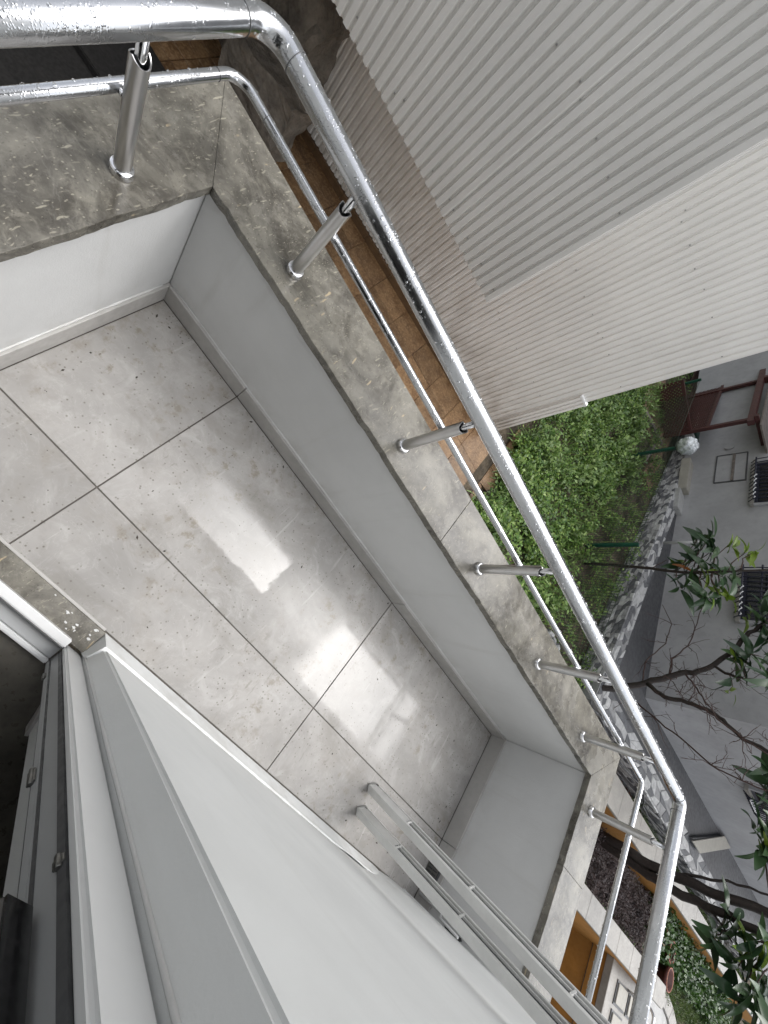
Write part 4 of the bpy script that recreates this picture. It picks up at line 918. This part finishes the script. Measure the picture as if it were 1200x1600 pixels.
for pts, a, b in BR['branch']:
    limb(tB, pts, a, b, 'branch', 'bark' if a > .02 else 'twig', .006)
    for q in pts[1:]: stt.append((q, None))
for q in BR['trunk'][0][5:]: stt.append((q, None))
twigs(tB, stt, 'twigs', 110, .38)
for y, z, n, kd in ((3.68, -.02, 5, 'loq'), (3.60, -.05, 4, 'loqy'), (4.1, .05, 9, 'loq'), (4.02, .0, 4, 'loqy'), (4.3, .12, 8, 'loq'), (5.0, .20, 9, 'loq'), (4.7, .3, 9, 'loq'), (4.0, .35, 9, 'loq'), (3.75, .4, 8, 'loq'), (4.45, .36, 9, 'loq'), (4.9, .05, 5, 'loqy')): whorl(tB, (7.2 + random.gauss(0, .1), y, z), n, .34 if kd == 'loq' else .2, kd, .1)
# loquat at the flower bed
def sc(p, k=.885): return CAM + (Vector(p) - CAM) * k
tD = empty('loquat_tree', (9.0, 1.3, GZ), 'twin trunked loquat tree with large leaves rising from the flower bed', 'tree')
limb(tD, [(9.0, 1.40, -2.0), sc((10.1, 1.70, -1.79)), sc((10.1, 1.64, -1.55)), sc((10.1, 1.66, -1.0)), sc((10.1, 1.71, -.51)), sc((10.1, 1.82, .06)), sc((10.1, 1.95, .5))], .085, .055, 'trunk', 'bark', .008)
limb(tD, [(9.02, 1.36, -1.95), sc((10.15, 1.52, -1.5)), sc((10.1, 1.46, -1.14)), sc((10.1, 1.48, -.71)), sc((10.1, 1.52, -.33)), sc((10.1, 1.51, .2))], .075, .05, 'trunk', 'bark', .008)
limb(tD, [sc((10.1, 1.64, -1.2)), sc((10.1, 1.80, -.8)), sc((10.1, 1.95, -.4)), sc((10.1, 2.05, .1))], .026, .014, 'branch', 'bark', .008)
limb(tD, [sc((10.1, 1.50, -.6)), sc((10.0, 1.35, -.4)), sc((10.0, 1.2, -.25))], .016, .010, 'branch', 'bark', .004)
for y, z, n, kd in ((1.26, -.12, 7, 'loqy'), (1.12, -.06, 6, 'loqy'), (.98, -.18, 9, 'loq'), (1.18, -.42, 9, 'loq'), (1.02, .08, 8, 'loq'), (.66, .10, 10, 'loq'), (.62, -.14, 9, 'loq'), (.8, .02, 8, 'loq'), (1.35, .05, 8, 'loq'), (2.55, -.02, 9, 'loq'), (2.75, .05, 8, 'loq'), (2.9, -.05, 8, 'loq'), (3.05, .1, 8, 'loq'), (3.3, .12, 8, 'loq'), (3.7, -.05, 9, 'loq'), (3.85, .05, 8, 'loq'), (2.65, .0, 3, 'loqy'), (1.5, -.35, 6, 'loq'), (.45, .2, 9, 'loq')):
    c = sc((10.0 + random.gauss(0, .12), y, z)); whorl(tD, c, n, .38 if kd == 'loq' else .34, kd, .1); limb(tD, [sc((10.1, 1.5 + (y - 1.5) * .15, z + .25)), (sc((10.1, 1.5, z + .2)) + c) / 2, c], .012, .006, 'branch', 'twig', .006)
# black cable drooping along the stone wall
ck = [Vector((6.98, 2.63, -1.62))]
for k in range(1, 40): ck.append(Vector((6.98 + k * .19, 2.62 + random.gauss(0, .006), -1.72 + .10 * math.sin(k * .55) + random.gauss(0, .012))))
tag(MB().tube(ck, .012, 6).build('black_cable', 'rubber'), 'thin black cable sagging along the face of the stone wall', 'cable')
